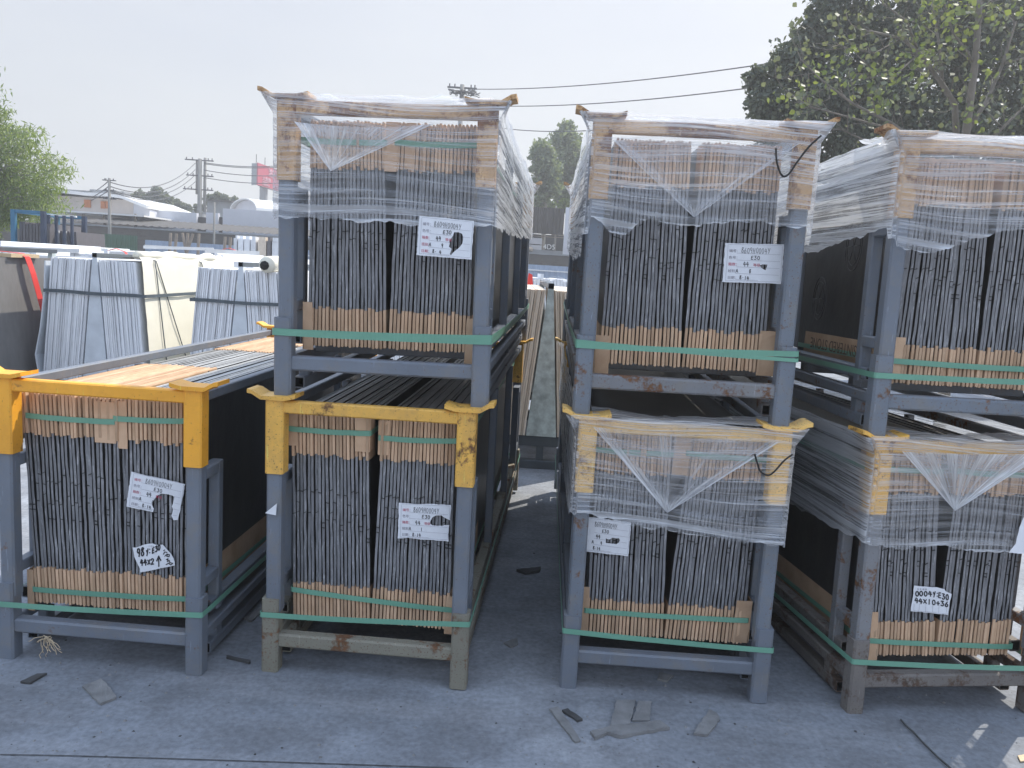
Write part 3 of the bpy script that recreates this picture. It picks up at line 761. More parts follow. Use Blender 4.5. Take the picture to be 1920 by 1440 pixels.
def paper(k, P, outline, hole, label, items, rules=(), prints=(), extra=(), y=0.0900):
    """P: maps (s,t) on the sheet to photo pixels; everything is then laid on the slabs' front plane."""
    def loc(s, t, dy=0.0): return front(k, *P(s, t), y - dy)
    def rough(poly):
        out = []
        for i, p in enumerate(poly):
            q = poly[(i + 1) % len(poly)]; m = max(1, int(math.hypot(q[0] - p[0], q[1] - p[1]) / 0.07))
            for j in range(m):
                t = j / m; out.append((p[0] + (q[0] - p[0]) * t + random.uniform(-.006, .006), p[1] + (q[1] - p[1]) * t + random.uniform(-.006, .006)))
        return out
    loops = [rough(outline)] + ([rough(hole)] if hole else [])
    tri = tessellate_polygon([[Vector((a, b, 0)) for a, b in l] for l in loops])
    flat = [p for l in loops for p in l]; n = len(flat)
    curl = lambda s, t: 0.0004 * math.sin(s * 7 + t * 3) + 0.0004
    v = [loc(s, t, curl(s, t)) for s, t in flat] + [loc(s, t, curl(s, t) - 0.0004) for s, t in flat]
    b = MB(); b.add(v, [tuple(f) for f in tri] + [tuple(i + n for i in f[::-1]) for f in tri])
    o = 0
    for l in loops:
        m = len(l); b.add([], []); b.f += [(o + i, o + (i + 1) % m, n + o + (i + 1) % m, n + o + i) for i in range(m)]; b.m += [0] * m; o += m
    root = b.build('paper_label', M['paper']); root.matrix_world = MX[k].copy()
    tag(root, label, 'label', 'paper labels on the slabs')
    ins = lambda s, t: all(True for _ in ()) and (hole is None or not inside(hole, s, t)) and inside(outline, s, t)
    def stroke(b, pts, wd):
        seg = []
        for s, t in pts:
            if ins(s, t): seg.append(loc(s, t, curl(s, t) + 0.0016))
            else:
                if len(seg) > 1: flush(b, seg, wd)
                seg = []
        if len(seg) > 1: flush(b, seg, wd)
    def flush(b, seg, wd):
        for p, q in zip(seg, seg[1:]):
            d = q - p
            if d.length < 1e-5: continue
            nn = Vector((d.z, 0, -d.x)).normalized() * wd / 2; e = d.normalized() * wd * 0.3
            b.add([p - e - nn, q + e - nn, q + e + nn, p - e + nn], [(0, 1, 2, 3)])
    b = MB()
    for (txt, s, t, hgt, wd, pen, dsl) in items:
        cw = wd / len(txt)
        for i, ch in enumerate(txt):
            jx, jy = random.uniform(-.05, .05), random.uniform(-.06, .06)
            for pl in GL[ch]:
                pts = []
                for (a, c), (a2, c2) in zip(pl, pl[1:]):
                    for q in (0, .5): pts.append((a + (a2 - a) * q, c + (c2 - c) * q))
                pts.append(pl[-1])
                stroke(b, [(s + cw * i + (a * .86 + jx) * cw, t - (c + jy) * hgt + dsl * (i + a)) for a, c in pts], pen)
    for pl, pen in extra: stroke(b, pl, pen)
    b.build('handwriting', M['ink'], root)
    if rules:
        b = MB()
        for r_ in rules:
            (s0, t0, s1, t1) = r_; stroke(b, [(s0 + (s1 - s0) * i / 24, t0 + (t1 - t0) * i / 24) for i in range(25)], 0.0009)
        b.build('ruled_lines', M['rule'], root)
    for txt, s, t, hgt, mat_ in prints:
        cu = bpy.data.curves.new('print', 'FONT'); cu.body = txt; cu.size = 1.0; cu.resolution_u = 2
        to = bpy.data.objects.new('print', cu); COL.objects.link(to)
        dg = bpy.context.evaluated_depsgraph_get(); me = bpy.data.meshes.new_from_object(to.evaluated_get(dg))
        bpy.data.objects.remove(to)
        if not len(me.vertices): continue
        for vv in me.vertices:
            ss, tt = s + vv.co.x * hgt * 0.72, t - vv.co.y * hgt
            vv.co = loc(ss, tt, curl(ss, tt) + 0.0016)
        me.materials.clear(); me.materials.append(M[mat_]); link('printed_text', me, root)
    return root
def inside(poly, s, t):
    c = False; j = len(poly) - 1
    for i in range(len(poly)):
        (xi, yi), (xj, yj) = poly[i], poly[j]
        if (yi > t) != (yj > t) and s < (xj - xi) * (t - yi) / (yj - yi) + xi: c = not c
        j = i
    return c
def quad(tl, tr, br, bl):
    def P(s, t):
        a = (tl[0] + (tr[0] - tl[0]) * s, tl[1] + (tr[1] - tl[1]) * s); b = (bl[0] + (br[0] - bl[0]) * s, bl[1] + (br[1] - bl[1]) * s)
        return (a[0] + (b[0] - a[0]) * t, a[1] + (b[1] - a[1]) * t)
    return P
RULES = [(.05, .03, .98, .03), (.05, .05, .05, .97), (.05, .955, .97, .955), (.98, .05, .98, .95)] + [(.21, y, .95, y + .015) for y in (.25, .425, .60, .77)] + [(.21, .925, .6, .93)]
def form(k, q, label, no, day, outline=((0, 0), (1, 0), (1, 1), (0, 1)), hole=None, shift=0.0, red=(2,), pr=True, y=0.09):
    items = [('8609H0004Y', .28 + shift, .24, .135, .50, .0013, .001), ('E30', .45 + shift, .405, .095, .165, .0020, 0), ('44', .33 + shift, .585, .11, .10, .0020, 0),
             ('A', .21 + shift * .6, .745, .09, .05, .0018, 0), (no, .44 + shift, .755, .095, .035 * len(no), .0020, 0), (day, .28 + shift, .91, .09, .17, .0020, .004)]
    tx = ['编号：', '色号：', '箱数：', '班别：', '日期：']
    prints = [(t_, .075, .225 + .172 * i, .088, 'ink_red' if i in red else 'ink_grey') for i, t_ in enumerate(tx)] if pr else []
    if pr: prints.append(('等级', .50, .575, .085, 'ink_red'))
    return paper(k, quad(*q), outline, hole, label, items, RULES, prints, y=y)
form('Bt', ((786, 404.5), (888.8, 414.4), (883.8, 487), (781, 477.9)), 'white form label with a leaf-shaped hole, on the upper rack left of the aisle', '9', '8. 4',
     hole=[(.66, .33), (.735, .32), (.80, .36), (.83, .45), (.82, .60), (.77, .72), (.71, .80), (.62, .93), (.60, .91), (.635, .77), (.585, .72), (.58, .57), (.63, .43)], red=(2, 3, 4), y=-0.034)
form('Ct', ((1360, 455.7), (1470, 458.2), (1465, 532.3), (1354.6, 528.6)), 'white form label with a small black tear, on the upper rack right of the aisle', '8', '8.14',
     hole=[(.61, .56), (.66, .52), (.74, .52), (.725, .60), (.715, .66), (.67, .63)])
form('A', ((246, 884), (347, 905.5), (338.5, 972), (236.6, 950)), 'tilted white form label with a big torn notch, on the unstacked rack', '1', '8.14',
     outline=((0, 0), (.30, .02), (.62, .01), (1, .03), (.99, .45), (.975, .75), (.955, 1.06), (.88, 1.09), (.83, .98), (.845, .80), (.82, .72), (.845, .45), (.80, .42), (.72, .41), (.60, .43), (.53, .52), (.47, .66), (.46, .80), (.50, .90), (.50, .985), (0, 1)), red=(0, 2))
form('B', ((748, 942.5), (846, 947.2), (841.8, 1015.5), (745.7, 1009.5)), 'white form label torn open at its right edge, on the unwrapped lower rack', '1', '8.14',
     outline=((0, 0), (.2, .01), (.36, .01), (.6, -.01), (1, 0), (1, .42), (.90, .36), (.82, .30), (.72, .30), (.66, .36), (.615, .47), (.615, .53), (.66, .575), (.75, .585), (.80, .58), (.86, .585), (.90, .55), (.985, .545), (.98, .80), (.99, 1.0), (.70, .985), (.45, .99), (.2, .97), (0, 1)), red=(0, 2))
form('C', ((1099, 968.5), (1184, 980), (1177.8, 1043), (1094.5, 1033.5)), 'white form label with a square-ended hole, on the lower rack right of the aisle', '4', '8.14',
     hole=[(.47, .55), (.52, .57), (.56, .57), (.62, .51), (.70, .515), (.755, .50), (.785, .56), (.77, .63), (.71, .685), (.47, .69)], shift=-.08, pr=False)
zA = lambda s, t: (230 + s * 120, 1000 + t * 90)
def zp(L_, sw, sh): return [(a / sw, b / sh) for a, b in L_]
paper('A', zA, zp([(300, 420), (400, 420), (640, 345), (780, 310), (900, 310), (1000, 340), (1210, 340), (1440, 590), (1530, 760), (1570, 960), (1350, 1000), (1150, 1045), (830, 1115), (530, 1180), (510, 1060), (440, 900), (350, 690)], 1920, 1440), None,
      'torn white scrap with bold marker writing, below the form label on the unstacked rack',
      [('98', .222, .505, .17, .125, .0052, -.02), ('y:', .37, .46, .13, .075, .0048, -.02), ('E30', .455, .43, .115, .14, .0045, -.03), ('44x2', .275, .675, .12, .22, .0048, -.008), ('个', .53, .67, .19, .08, .0048, 0)],
      extra=[(zp([(1225, 520), (1260, 500)], 1920, 1440), .0035), (zp([(1220, 630), (1260, 560), (1330, 570)], 1920, 1440), .0035), (zp([(1260, 690), (1330, 620), (1400, 640), (1390, 700), (1320, 690), (1340, 640)], 1920, 1440), .0035),
             (zp([(1310, 790), (1360, 760), (1340, 850), (1400, 810), (1400, 860)], 1920, 1440), .0035), (zp([(1300, 940), (1380, 900), (1430, 880), (1500, 900), (1440, 950), (1400, 920)], 1920, 1440), .0035)],
      prints=[('工 号 名', .40, .285, .035, 'ink_grey')])
zD = lambda s, t: (1690 + s * 110, 1080 + t * 90)
paper('D', zD, zp([(385, 290), (600, 310), (1070, 340), (1180, 365), (1290, 400), (1340, 460), (1505, 540), (1450, 850), (1390, 1165), (1000, 1125), (275, 1050), (340, 640)], 1760, 1440), None,
      'white paper scrap with marker writing, on the lower rack at right edge',
      [('0004', .235, .415, .10, .30, .0048, .002), ('y:', .54, .43, .11, .10, .0046, .004), ('E30', .63, .455, .115, .19, .0046, .016), ('44x10+36', .225, .555, .10, .59, .0046, .011)],
      rules=[(s, .58, s - .01, .76) for s in (.22, .31, .42, .54, .645, .78)] + [(.21, .72, .79, .79)], prints=[('型 号  规 格', .27, .295, .045, 'ink_grey')])
q = lambda s, t: (1880 + s * 60, 950 + t * 100)
paper('D', q, ((.2, .86), (.4, .70), (.52, .40), (.70, .12), (.9, .1), (.95, .9)), None, 'torn white paper under the film at right picture edge', [], y=-0.03)
b = MB()
p0, p1, p2 = (front('B', *q_, -0.012) for q_ in ((497, 962), (519, 944), (517, 966)))
b.add([p0, p1, p2, p0 + Vector((0, .004, 0)), p1 + Vector((0, .004, 0)), p2 + Vector((0, .004, 0))], [(0, 2, 1), (3, 4, 5), (0, 1, 4, 3), (1, 2, 5, 4), (2, 0, 3, 5)])
o = b.build('paper_scrap', M['paper']); o.matrix_world = MX['B'].copy(); o.location = MX['B'] @ Vector((0, -0.001, 0))
tag(o, 'small pale triangular paper scrap stuck on a grey post of the unwrapped lower rack', 'scrap')

# embossed round marks and printed sleeve on the visible left flank of the upper right-edge rack
sl = -0.318 - 0.004
def flank_ring(k, yc, zc, r, label):
    b = MB()
    for rr in (r, r * 0.78):
        pts = [(sl - 0.002, yc + rr * math.cos(a), zc + 1.25 * rr * math.sin(a)) for a in [2 * math.pi * i / 28 for i in range(29)]]
        b.tube(pts, 0.0018, 5)
    for a in range(0, 360, 60):
        b.tube([(sl - 0.002, yc, zc), (sl - 0.002, yc + r * .7 * math.cos(rad(a)), zc + r * .85 * math.sin(rad(a)))], 0.0012, 5)
    o = b.build('round_emblem', M['slab_face'], smooth=True); o.matrix_world = MX[k].copy()
    tag(o, label, 'emblem', 'embossed marks on the slab film')
flank_ring('Dt', 0.52, 0.73, 0.085, 'upper embossed round mark on dark slab film, just below the wrap at right')
flank_ring('Dt', 0.86, 0.50, 0.080, 'lower embossed round mark on dark slab film at right')
def flank_text(k, txt, y, z, size, mat_):
    cu = bpy.data.curves.new('t', 'FONT'); cu.body = txt; cu.size = size; cu.extrude = 0.0006
    to = bpy.data.objects.new('t', cu); COL.objects.link(to)
    me = bpy.data.meshes.new_from_object(to.evaluated_get(bpy.context.evaluated_depsgraph_get())); bpy.data.objects.remove(to)
    for v in me.vertices: v.co = (sl - 0.0105 + v.co.z * 0.5, y + v.co.x, z - v.co.y)      # upside down, read from the left
    me.materials.clear(); me.materials.append(M[mat_])
    o = link('sleeve_lettering', me); o.matrix_world = MX[k].copy()
    tag(o, 'dark upside-down lettering on the kraft sleeve of the upper right-edge rack', 'lettering')
flank_text('Dt', 'SINTERED STONE', 0.36, 0.315, 0.068, 'kraft_ink')
b = MB(); b.box(sl - 0.004, sl - 0.003, 0.42, 0.60, 0.72, 0.88); o = b.build('paper_sheet', M['paper']); o.matrix_world = MX['D'].copy()
tag(o, 'pale paper sheet under film on the dark left side of the lower right-edge rack', 'paper')

# raffia tuft on the crossbar of the unstacked rack
b = MB()
for _ in range(18):
    a = random.uniform(0, 6.28); p = front('A', 88, 1196, -0.004) + Vector((random.uniform(-.02, .02), 0, random.uniform(-.01, .01))); pts = [p]
    d = Vector((math.cos(a) * .8 + .25, -0.15, -abs(math.sin(a)) * .8 - .1)); n_ = random.randint(3, 6)
    for i in range(n_): p = p + d * 0.013 + Vector((random.uniform(-.01, .01), random.uniform(-.006, .004), random.uniform(-.008, .006))); pts.append(p)
    b.tube(pts, 0.0013, 4)
o = b.build('raffia_tuft', M['twine']); o.matrix_world = MX['A'].copy(); tag(o, 'frayed straw-coloured twine caught on a grey crossbar at far left', 'twine')

# ------------------------------------------------------------------ white slab A-frames behind
M['galv'] = plain('galvanised_plate', (0.50, 0.56, 0.55), 0.40, 0.40, 14, metal=0.35)
M['galv_pale'] = plain('pale_grey_plate', (0.60, 0.64, 0.68), 0.55, 0.12, 8)
M['dark_steel'] = plain('dark_steel', (0.075, 0.09, 0.105), 0.5, 0.2)
def stone(name, a, b):
    m, nt, p, o = nmat(name); v = seeded(nt, coords(nt, (3, 3, 1)))
    oi = N(nt, 'ShaderNodeObjectInfo')
    c = ramp(nt, tnoise(nt, v, 6, 6, 0.65), [(0.3, a), (0.7, b)])
    hs = N(nt, 'ShaderNodeHueSaturation'); nt.links.new(c, hs.inputs['Color'])
    nt.links.new(math_(nt, 'ADD', math_(nt, 'MULTIPLY', oi.outputs['Random'], 0.28), 0.84), hs.inputs['Value'])
    nt.links.new(hs.outputs[0], p.inputs['Base Color']); p.inputs['Roughness'].default_value = 0.6
    nt.links.new(bump(nt, tnoise(nt, v, 20, 4), 0.3, 0.004), p.inputs['Normal']); return m
M['white_stone'] = stone('white_stone', (0.66, 0.68, 0.71), (0.82, 0.83, 0.85))
M['beige_stone'] = stone('beige_stone', (0.60, 0.50, 0.40), (0.78, 0.68, 0.56))
M['grey_stone'] = stone('grey_stone', (0.15, 0.145, 0.14), (0.19, 0.182, 0.175))
M['cream'] = plain('cream_sheet', (0.74, 0.71, 0.60), 0.7, 0.06, 3, bmp=0.3)
M['wood'] = plain('pale_wood', (0.55, 0.42, 0.26), 0.75, 0.2, 5, stretch=(1, 12, 12))
M['white_beam'] = plain('white_beam', (0.70, 0.70, 0.69), 0.6, 0.1, 4)
BASEZ = 0.28
def slab2(h, th, ln, seed):
    r = random.Random(seed); b = MB(); n = 9; v = []
    for i in range(n + 1):
        z = h * i / n; j = r.uniform(-.0012, .0012); t = th / 2 * r.uniform(.93, 1.05); yf = r.uniform(-.002, .002)
        v += [(-t + j, yf, z), (t + j, yf, z), (t, ln, z), (-t, ln, z)]
    b.add(v, [(i * 4 + k, i * 4 + (k + 1) % 4, i * 4 + 4 + (k + 1) % 4, i * 4 + 4 + k) for i in range(n) for k in range(4)] + [(3, 2, 1, 0), tuple(n * 4 + k for k in range(4))])
    return b
def aframe(cx, yf, label, desc, mat_, nl, nr, h=1.20, plate='galv', ln=2.6, pitch=0.0185, pale=False, yaw=0.0):
    root = tag(empty('slab_stand', loc=(cx, yf, 0)), label, 'slab stand', 'A-shaped stands for stone slabs'); root.rotation_euler.z = yaw
    b = MB()
    for y0 in (0.0, ln - 0.10):
        b = MB(); b.prism([(-0.125, BASEZ), (0.125, BASEZ), (0.022, 1.50), (-0.022, 1.50)], y0 + 0.0, y0 + 0.07, 'y')
        b.build('end_plate', M[plate], root)
    b = MB(); b.bar(-0.024, 0.024, -0.002, ln, 1.50, 1.545, 'y', 0.004, hollow=True); b.build('ridge_tube', [M['dark_steel'], M['hollow']], root)
    b = MB()
    for y0 in (0.02, 1.2, ln - 0.12): b = MB(); b.bar(-0.62, 0.62, y0, y0 + 0.08, BASEZ - 0.09, BASEZ - 0.004, 'x', 0.004); b.build('base_beam', M['dark_steel'], root)
    b = MB()
    for ya, yb in ((0.0, 0.0), (ln - .14, 0)):
        b = MB()
        for x in (-0.45, 0.0, 0.45): b.bar(x - .03, x + .03, ya + 0.03, ya + 0.09, 0.07, BASEZ - 0.09, 'z', 0.003)
        b.bar(-0.62, 0.62, ya + 0.01, ya + 0.10, 0.0, 0.07, 'x', 0.004); b.build('floor_skid', M['dark_steel'], root)
    key = (mat_, round(h, 2))
    if key not in CACHE: CACHE[key] = [slab2(h, 0.0150, ln - 0.04, s).mesh('white_slab', M[mat_]) for s in range(5)]
    wm = Matrix.Translation((cx, yf, 0)) @ Matrix.Rotation(yaw, 4, 'Z')
    for sx, n in ((-1, nl), (1, nr)):
        x = 0.145
        for i in range(n):
            s = link('white_slab' if mat_ == 'white_stone' else 'light_slab', CACHE[key][random.randrange(5)])
            s.matrix_world = wm @ Matrix.Translation((sx * x, random.uniform(-0.008, 0.012), BASEZ + random.uniform(0, .004))) @ Matrix.Rotation(-sx * (rad(4.7) + random.uniform(-.002, .002)), 4, 'Y')
            tag(s, f'{desc} slab leaning on the {"left" if sx < 0 else "right"} side of the {label.split(",")[0]}'[:118], 'white slab' if mat_ == 'white_stone' else 'slab', f'{desc} slabs on {"left" if sx<0 else "right"} of {label.split(",")[0]}', 'thing')
            x += pitch * random.choice((0.9, 0.95, 1.0, 1.0, 1.12))
    xo = 0.145 + max(nl, nr) * pitch
    return root, wm
def band(cx, yf, z, xl, xr, ln, label, mat_, hwid=0.022, dz=0.0):
    pts = [(xl, 0.0, z), (xl + .01, -0.02, z)] + [(xl + (xr - xl) * t, -0.022, z + dz * t + 0.004 * math.sin(t * 9)) for t in (.15, .3, .45, .6, .75, .9)] + [(xr - .01, -0.02, z + dz), (xr, 0, z + dz), (xr, ln * .5, z + dz), (xr, ln, z), (xl, ln, z), (xl, ln * .5, z)]
    b = MB(); b.ribbon(pts, (0, 0, 1), hwid, 0.003, closed=True); o = b.build('binding_strap', M[mat_]); o.location = (cx, yf, 0)
    return tag(o, label, 'strap', 'straps round the slab stands')
GAP = at(1013, 835, 6.62).x
aframe(GAP, 6.62, 'stand with shiny galvanised end plate, seen at the end of the aisle', 'beige edged', 'beige_stone', 17, 17, 1.21)
X1 = at(178, 585, 7.9).x; X2 = at(450, 585, 7.9).x; X3 = 2 * X2 - X1
aframe(X1, 7.9, 'left pale stand, white slabs strapped beside a cream sheet', 'white', 'white_stone', 21, 20, 1.20, 'galv_pale')
aframe(X2, 7.9, 'second pale stand, partly hidden by the wrapped racks', 'white', 'white_stone', 20, 20, 1.19, 'galv_pale')
band(X1, 7.9, 1.155, -0.50, 0.50, 2.6, 'dark grey strap across the white slabs of the left pale stand', 'strap_grey', 0.016)
band(X2, 7.9, 1.155, -0.49, 0.50, 2.6, 'dark grey strap across the white slabs of the second pale stand', 'strap_grey', 0.016)
# bent outer packing sheet at the left edge of the left stand
b = MB(); pr = [(-0.475, 1.44), (-0.488, 1.15), (-0.53, 0.80), (-0.585, 0.52), (-0.555, 0.33), (-0.53, 0.29)]
b.prism(pr + [(x + .012, z) for x, z in pr[::-1]], 0.0, 1.2, 'y'); o = b.build('packing_sheet', M['galv_pale']); o.location = (X1, 7.88, 0)
tag(o, 'bowed grey packing sheet on the left flank of the left pale stand', 'packing sheet')
# cream sheet hung over the right flank of the left pale stand
V, Fq = [], []; ny_, nz_ = 40, 30
for j in range(nz_ + 1):
    for i in range(ny_ + 1):
        y = 0.02 + 2.55 * i / ny_; q = j / nz_; z = 0.30 + 1.20 * q
        x = 0.145 + 20 * 0.0187 + 0.030 - math.tan(rad(4.7)) * (z - BASEZ) + 0.010 * vnoise(y * 2.2, z * 2, 3) + 0.004 * vnoise(y * 8, z * 9, 7)
        V.append((x, y, z))
top0 = len(V)
for i in range(ny_ + 1):
    y = 0.02 + 2.55 * i / ny_
    V.append((0.145 + 0.28 + 0.006 * vnoise(y * 5, 2), y, 1.535 + 0.012 * vnoise(y * 4, 6))); 
for i in range(ny_ + 1):
    y = 0.02 + 2.55 * i / ny_; V.append((0.10, y, 1.50))
for j in range(nz_ + 2):
    for i in range(ny_): o_ = j * (ny_ + 1) + i; Fq.append((o_, o_ + 1, o_ + ny_ + 2, o_ + ny_ + 1))
o = link('cream_sheet', fast_mesh('cream_sheet', V, Fq, M['cream'])); o.location = (X1, 7.9, 0)
tag(o, 'cream sheet hung over the right flank of the left pale stand', 'sheet')
for i, (ya, yb) in enumerate(((0.28, 0.38), (0.30, 0.95), (1.45, 1.55), (1.47, 2.2))):
    pts = []
    for j in range(9):
        q = j / 8; z = 1.50 - 1.2 * q; pts.append((0.145 + 20 * .0187 + 0.044 - math.tan(rad(4.7)) * (z - BASEZ), ya + (yb - ya) * q, z))
    b = MB(); b.tube([(0.3, ya, 1.545)] + pts, 0.006, 5); o = b.build('rope', M['strap_grey'], smooth=True); o.location = (X1, 7.9, 0)
    tag(o, ('first', 'second', 'third', 'fourth')[i] + ' grey rope from the left across the cream sheet', 'rope', 'ropes on the cream sheet')
b = MB()
for i in range(26):
    y = 0.05 + i * 0.09; x = 0.24 + 0.06 * vnoise(y * 2, 4); rr = 0.035 + 0.028 * max(0, vnoise(y * 3, 9) + .3)
    if i == 0: P_, R_ = [], []
    P_.append((x, y, 1.52 + rr * .6)); R_.append(rr)
b.tube(P_, R_, 9); o = b.build('rolled_tarp', M['cream'], smooth=True); o.location = (X1 + .15, 7.9, 0); tag(o, 'lumpy rolled cream tarp lying on top of the left pale stand', 'tarp')
b = MB(); b.tube([(0, 0, 0), (0, .02, 0), (0.01, 0.5, 0.01), (-.03, 1.1, 0)], [0.07, .082, .085, .06], 12); b.tube([(-.02, -.006, -.01), (-.02, .01, -.01)], [.045, .045], 8, 1)
o = b.build('fabric_roll', [M['cream'], M['hollow']], smooth=True); o.location = at(500, 496, 7.85); tag(o, 'short roll of white fabric lying on top of the second pale stand', 'roll')
# grey slabs at far left with the red strap
XF = at(100, 484, 8.55).x
fx = XF - 0.145 - 10 * 0.0185 - 0.005 + 0.10
aframe(fx, 6.25, 'dark stand at left picture edge, slabs with a red strap', 'dark grey', 'grey_stone', 0, 10, 1.17, 'galv', 2.75)
def face_x(z): return fx + 0.145 + 9.6 * 0.0185 + 0.012 - math.tan(rad(4.7)) * (z - BASEZ)
b = MB(); pts = [(face_x(1.45) - .25, 8.0, 1.50), (face_x(1.45) - .02, 8.02, 1.492), (face_x(1.45) + .035, 8.03, 1.46)] + [(face_x(z) + .05, 8.03 + .30 * (1.46 - z), z) for z in (1.3, 1.0, .7, .45, .25)]
b.ribbon(pts, (0, 1, 0), 0.045, 0.004); o = b.build('red_strap', M['strap_red']); tag(o, 'wide red strap hanging down the dark slab face at left', 'strap')
b = MB(); b.box(face_x(1.45) - .10, face_x(1.45) + .02, 7.80, 8.26, 1.452, 1.488); o = b.build('wood_block', M['wood']); tag(o, 'pale wooden board under the red strap on the dark slabs', 'board')

# farther rows: only their sunlit tops show over the front row
rows = []
RN = ('second', 'third', 'fourth'); ORD = ('first', 'second', 'third', 'fourth', 'fifth', 'sixth', 'seventh', 'eighth', 'ninth')
for ri, (Y0, h0) in enumerate(((10.9, 1.50), (14.2, 1.53), (17.6, 1.50))):
    for ci in range(-3, 3 + ri):
        if ri == 0 and ci == -3: continue
        cx = X1 + (ci) * 1.40 + 0.25 * ri + random.uniform(-.1, .1); hh = h0 + random.uniform(-.05, .03)
        if cx > 0.4 and ri > 0 and cx < 0.0: continue
        b = MB()
        for sx in (-1, 1):
            w = random.uniform(.34, .46); n = random.randint(5, 8)
            for i in range(n):
                xa = .03 + w * i / n; xb = .03 + w * (i + 1) / n - .006; z1 = hh - random.uniform(0, .012) - (0.03 if random.random() < .15 else 0)
                poly = [(sx * (xa + .1), .02), (sx * (xb + .1), .02), (sx * xb, z1), (sx * xa, z1)]
                b.prism(poly if sx > 0 else poly[::-1], random.uniform(0, .03), 2.5 + random.uniform(0, .1), 'y')
        b.box(-.025, .025, 0.0, 2.6, 0, hh + .07)
        o = b.build('slab_stack', M['white_stone']); o.location = (cx, Y0, 0)
        tag(o, f'sunlit white slab stack, {ORD[ci + 3]} from the left in the {RN[ri]} row', 'slab stack', 'white slab stacks in farther rows', 'thing')
for i, (u0, v0, u1, v1, Y, w) in enumerate(((0, 468, 150, 474, 10.6, .07), (20, 461, 205, 472, 13.6, .09), (205, 478, 330, 481, 10.8, .06), (270, 466, 400, 470, 13.9, .10), (385, 474, 485, 478, 10.9, .05), (60, 486, 165, 489, 9.9, .05))):
    a = at(u0, v0, Y); c = at(u1, v1, Y + 0.35); d = (c - a); n_ = Vector((-d.y, d.x, 0)).normalized() * w
    b = MB(); vv = [a - n_, a + n_, c + n_, c - n_]
    b.add([tuple(p) for p in vv] + [tuple(p + Vector((0, 0, .05))) for p in vv], [(3, 2, 1, 0), (4, 5, 6, 7), (0, 1, 5, 4), (1, 2, 6, 5), (2, 3, 7, 6), (3, 0, 4, 7)])
    o = b.build('white_beam', M['white_beam'])
    tag(o, ('long white beam lying over slab tops at left picture edge', 'long white beam behind the red-strapped slabs', 'flat white beam right of the left pale stand ridge', 'wide white beam below the green fence panel', 'thin white beam left of the fabric roll', 'thin white beam just behind the left pale stand')[i], 'beam', 'white beams across the slab tops')
for i, (u, v, Y) in enumerate(((203, 470, 10.5), (418, 468, 13.5), (312, 481, 10.5))):
    p = at(u, v, Y); b = MB(); b.ribbon([p, p + Vector((.10, 0, .03)), p + Vector((.2, .03, 0)), p + Vector((.24, .02, -.06))], (0, 1, 0), .03, .004)
    o = b.build('red_strap', M['strap_red']); tag(o, ('red strap end near the left pale stand ridge', 'red strap end on white slab tops below timber props', 'red strap end on white beams right of the cream roll')[i], 'strap')
p = at(994, 520, 9.4); b = MB(); b.prism([(-.035, 0), (.04, .01), (.025, .13), (-.02, .15)], 0, .03, 'y'); o = b.build('red_bag', M['strap_red']); o.location = p + Vector((0, 0, -.1)); tag(o, 'red and white strap bundle at left end of the aisle view', 'strap')
for i, (ua, va, ub, vb) in enumerate(((1000, 527, 1042, 519), (1046, 519, 1078, 530), (1004, 530, 1046, 523), (1050, 526, 1076, 534))):
    b = MB(); b.ribbon([at(ua, va, 8.2), at(ub, vb, 7.6)], (0, 1, 0), .012, .003); o = b.build('tie_strap', M['white_beam']); tag(o, ('upper left', 'upper right', 'lower left', 'lower right')[i] + ' pale strap fanning from the galvanised stand ridge', 'strap', 'pale straps at the aisle end')

# ------------------------------------------------------------------ blue rack at far left
M['blue'] = plain('blue_steel', (0.03, 0.14, 0.24), 0.5, 0.2); M['navy'] = plain('navy_steel', (0.035, 0.05, 0.085), 0.5, 0.2)
M['slate'] = stone('slate_board', (0.10, 0.095, 0.10), (0.14, 0.13, 0.14)); M['yellowtape'] = plain('yellow_tape', (0.5, 0.5, 0.05), 0.5)
YB = 17.0
def pX(u, Y): return at(u, 455, Y).x
def pZ(u, v, Y): return at(u, v, Y).z
root = tag(empty('blue_rack', loc=(pX(20, YB), YB, 0)), 'blue steel frame holding dark boards, in front of the feathery tree', 'storage rack')
x0 = 0; x1 = pX(135, YB) - pX(20, YB); zt = pZ(20, 392, YB)
for xx in (0, 0.62): 
    for yy in (0, 1.6):
        b = MB(); b.bar(xx, xx + .09, yy, yy + .09, 0, zt, 'z', .005); b.build('post', M['blue'] if xx == 0 else M['navy'], root)
for yy in (0, 1.6):
    b = MB(); b.bar(.09, .62, yy + .01, yy + .08, zt - .07, zt, 'x', .004); b.build('top_rail', M['blue'], root)
b = MB(); b.bar(.01, .08, .09, 1.6, zt - .07, zt, 'y', .004); b.build('top_rail', M['blue'], root)
b = MB(); b.bar(.0, .62, .02, .08, .25, .33, 'x', .004); b.build('base_rail', M['navy'], root)
for i in range(9):
    b = MB(); b.box(0, .055, 0, 1.3, 0, 1.66 + random.uniform(-.02, .02)); o = b.build('dark_board', M['slate']); o.location = (pX(20, YB) + .10 + i * .062, YB + .12 + .01 * i, .33); o.rotation_euler.y = rad(0.5)
    tag(o, 'tall dark grey board standing in the blue steel frame', 'board', 'dark boards in the blue frame')
root = tag(empty('board_stand', loc=(pX(88, YB + .3), YB + .3, 0)), 'navy post stand with grey and white boards, right of the blue frame', 'storage rack')
for i in range(4):
    b = MB(); b.bar(i * .165, i * .165 + .05, 0, .06, 0, pZ(100, 402, YB), 'z', .004); b.build('post', M['navy'], root)
b = MB(); b.bar(-.02, .58, .065, .12, pZ(100, 404, YB), pZ(100, 401, YB), 'x', .004); b.build('top_rail', M['white_beam'], root)
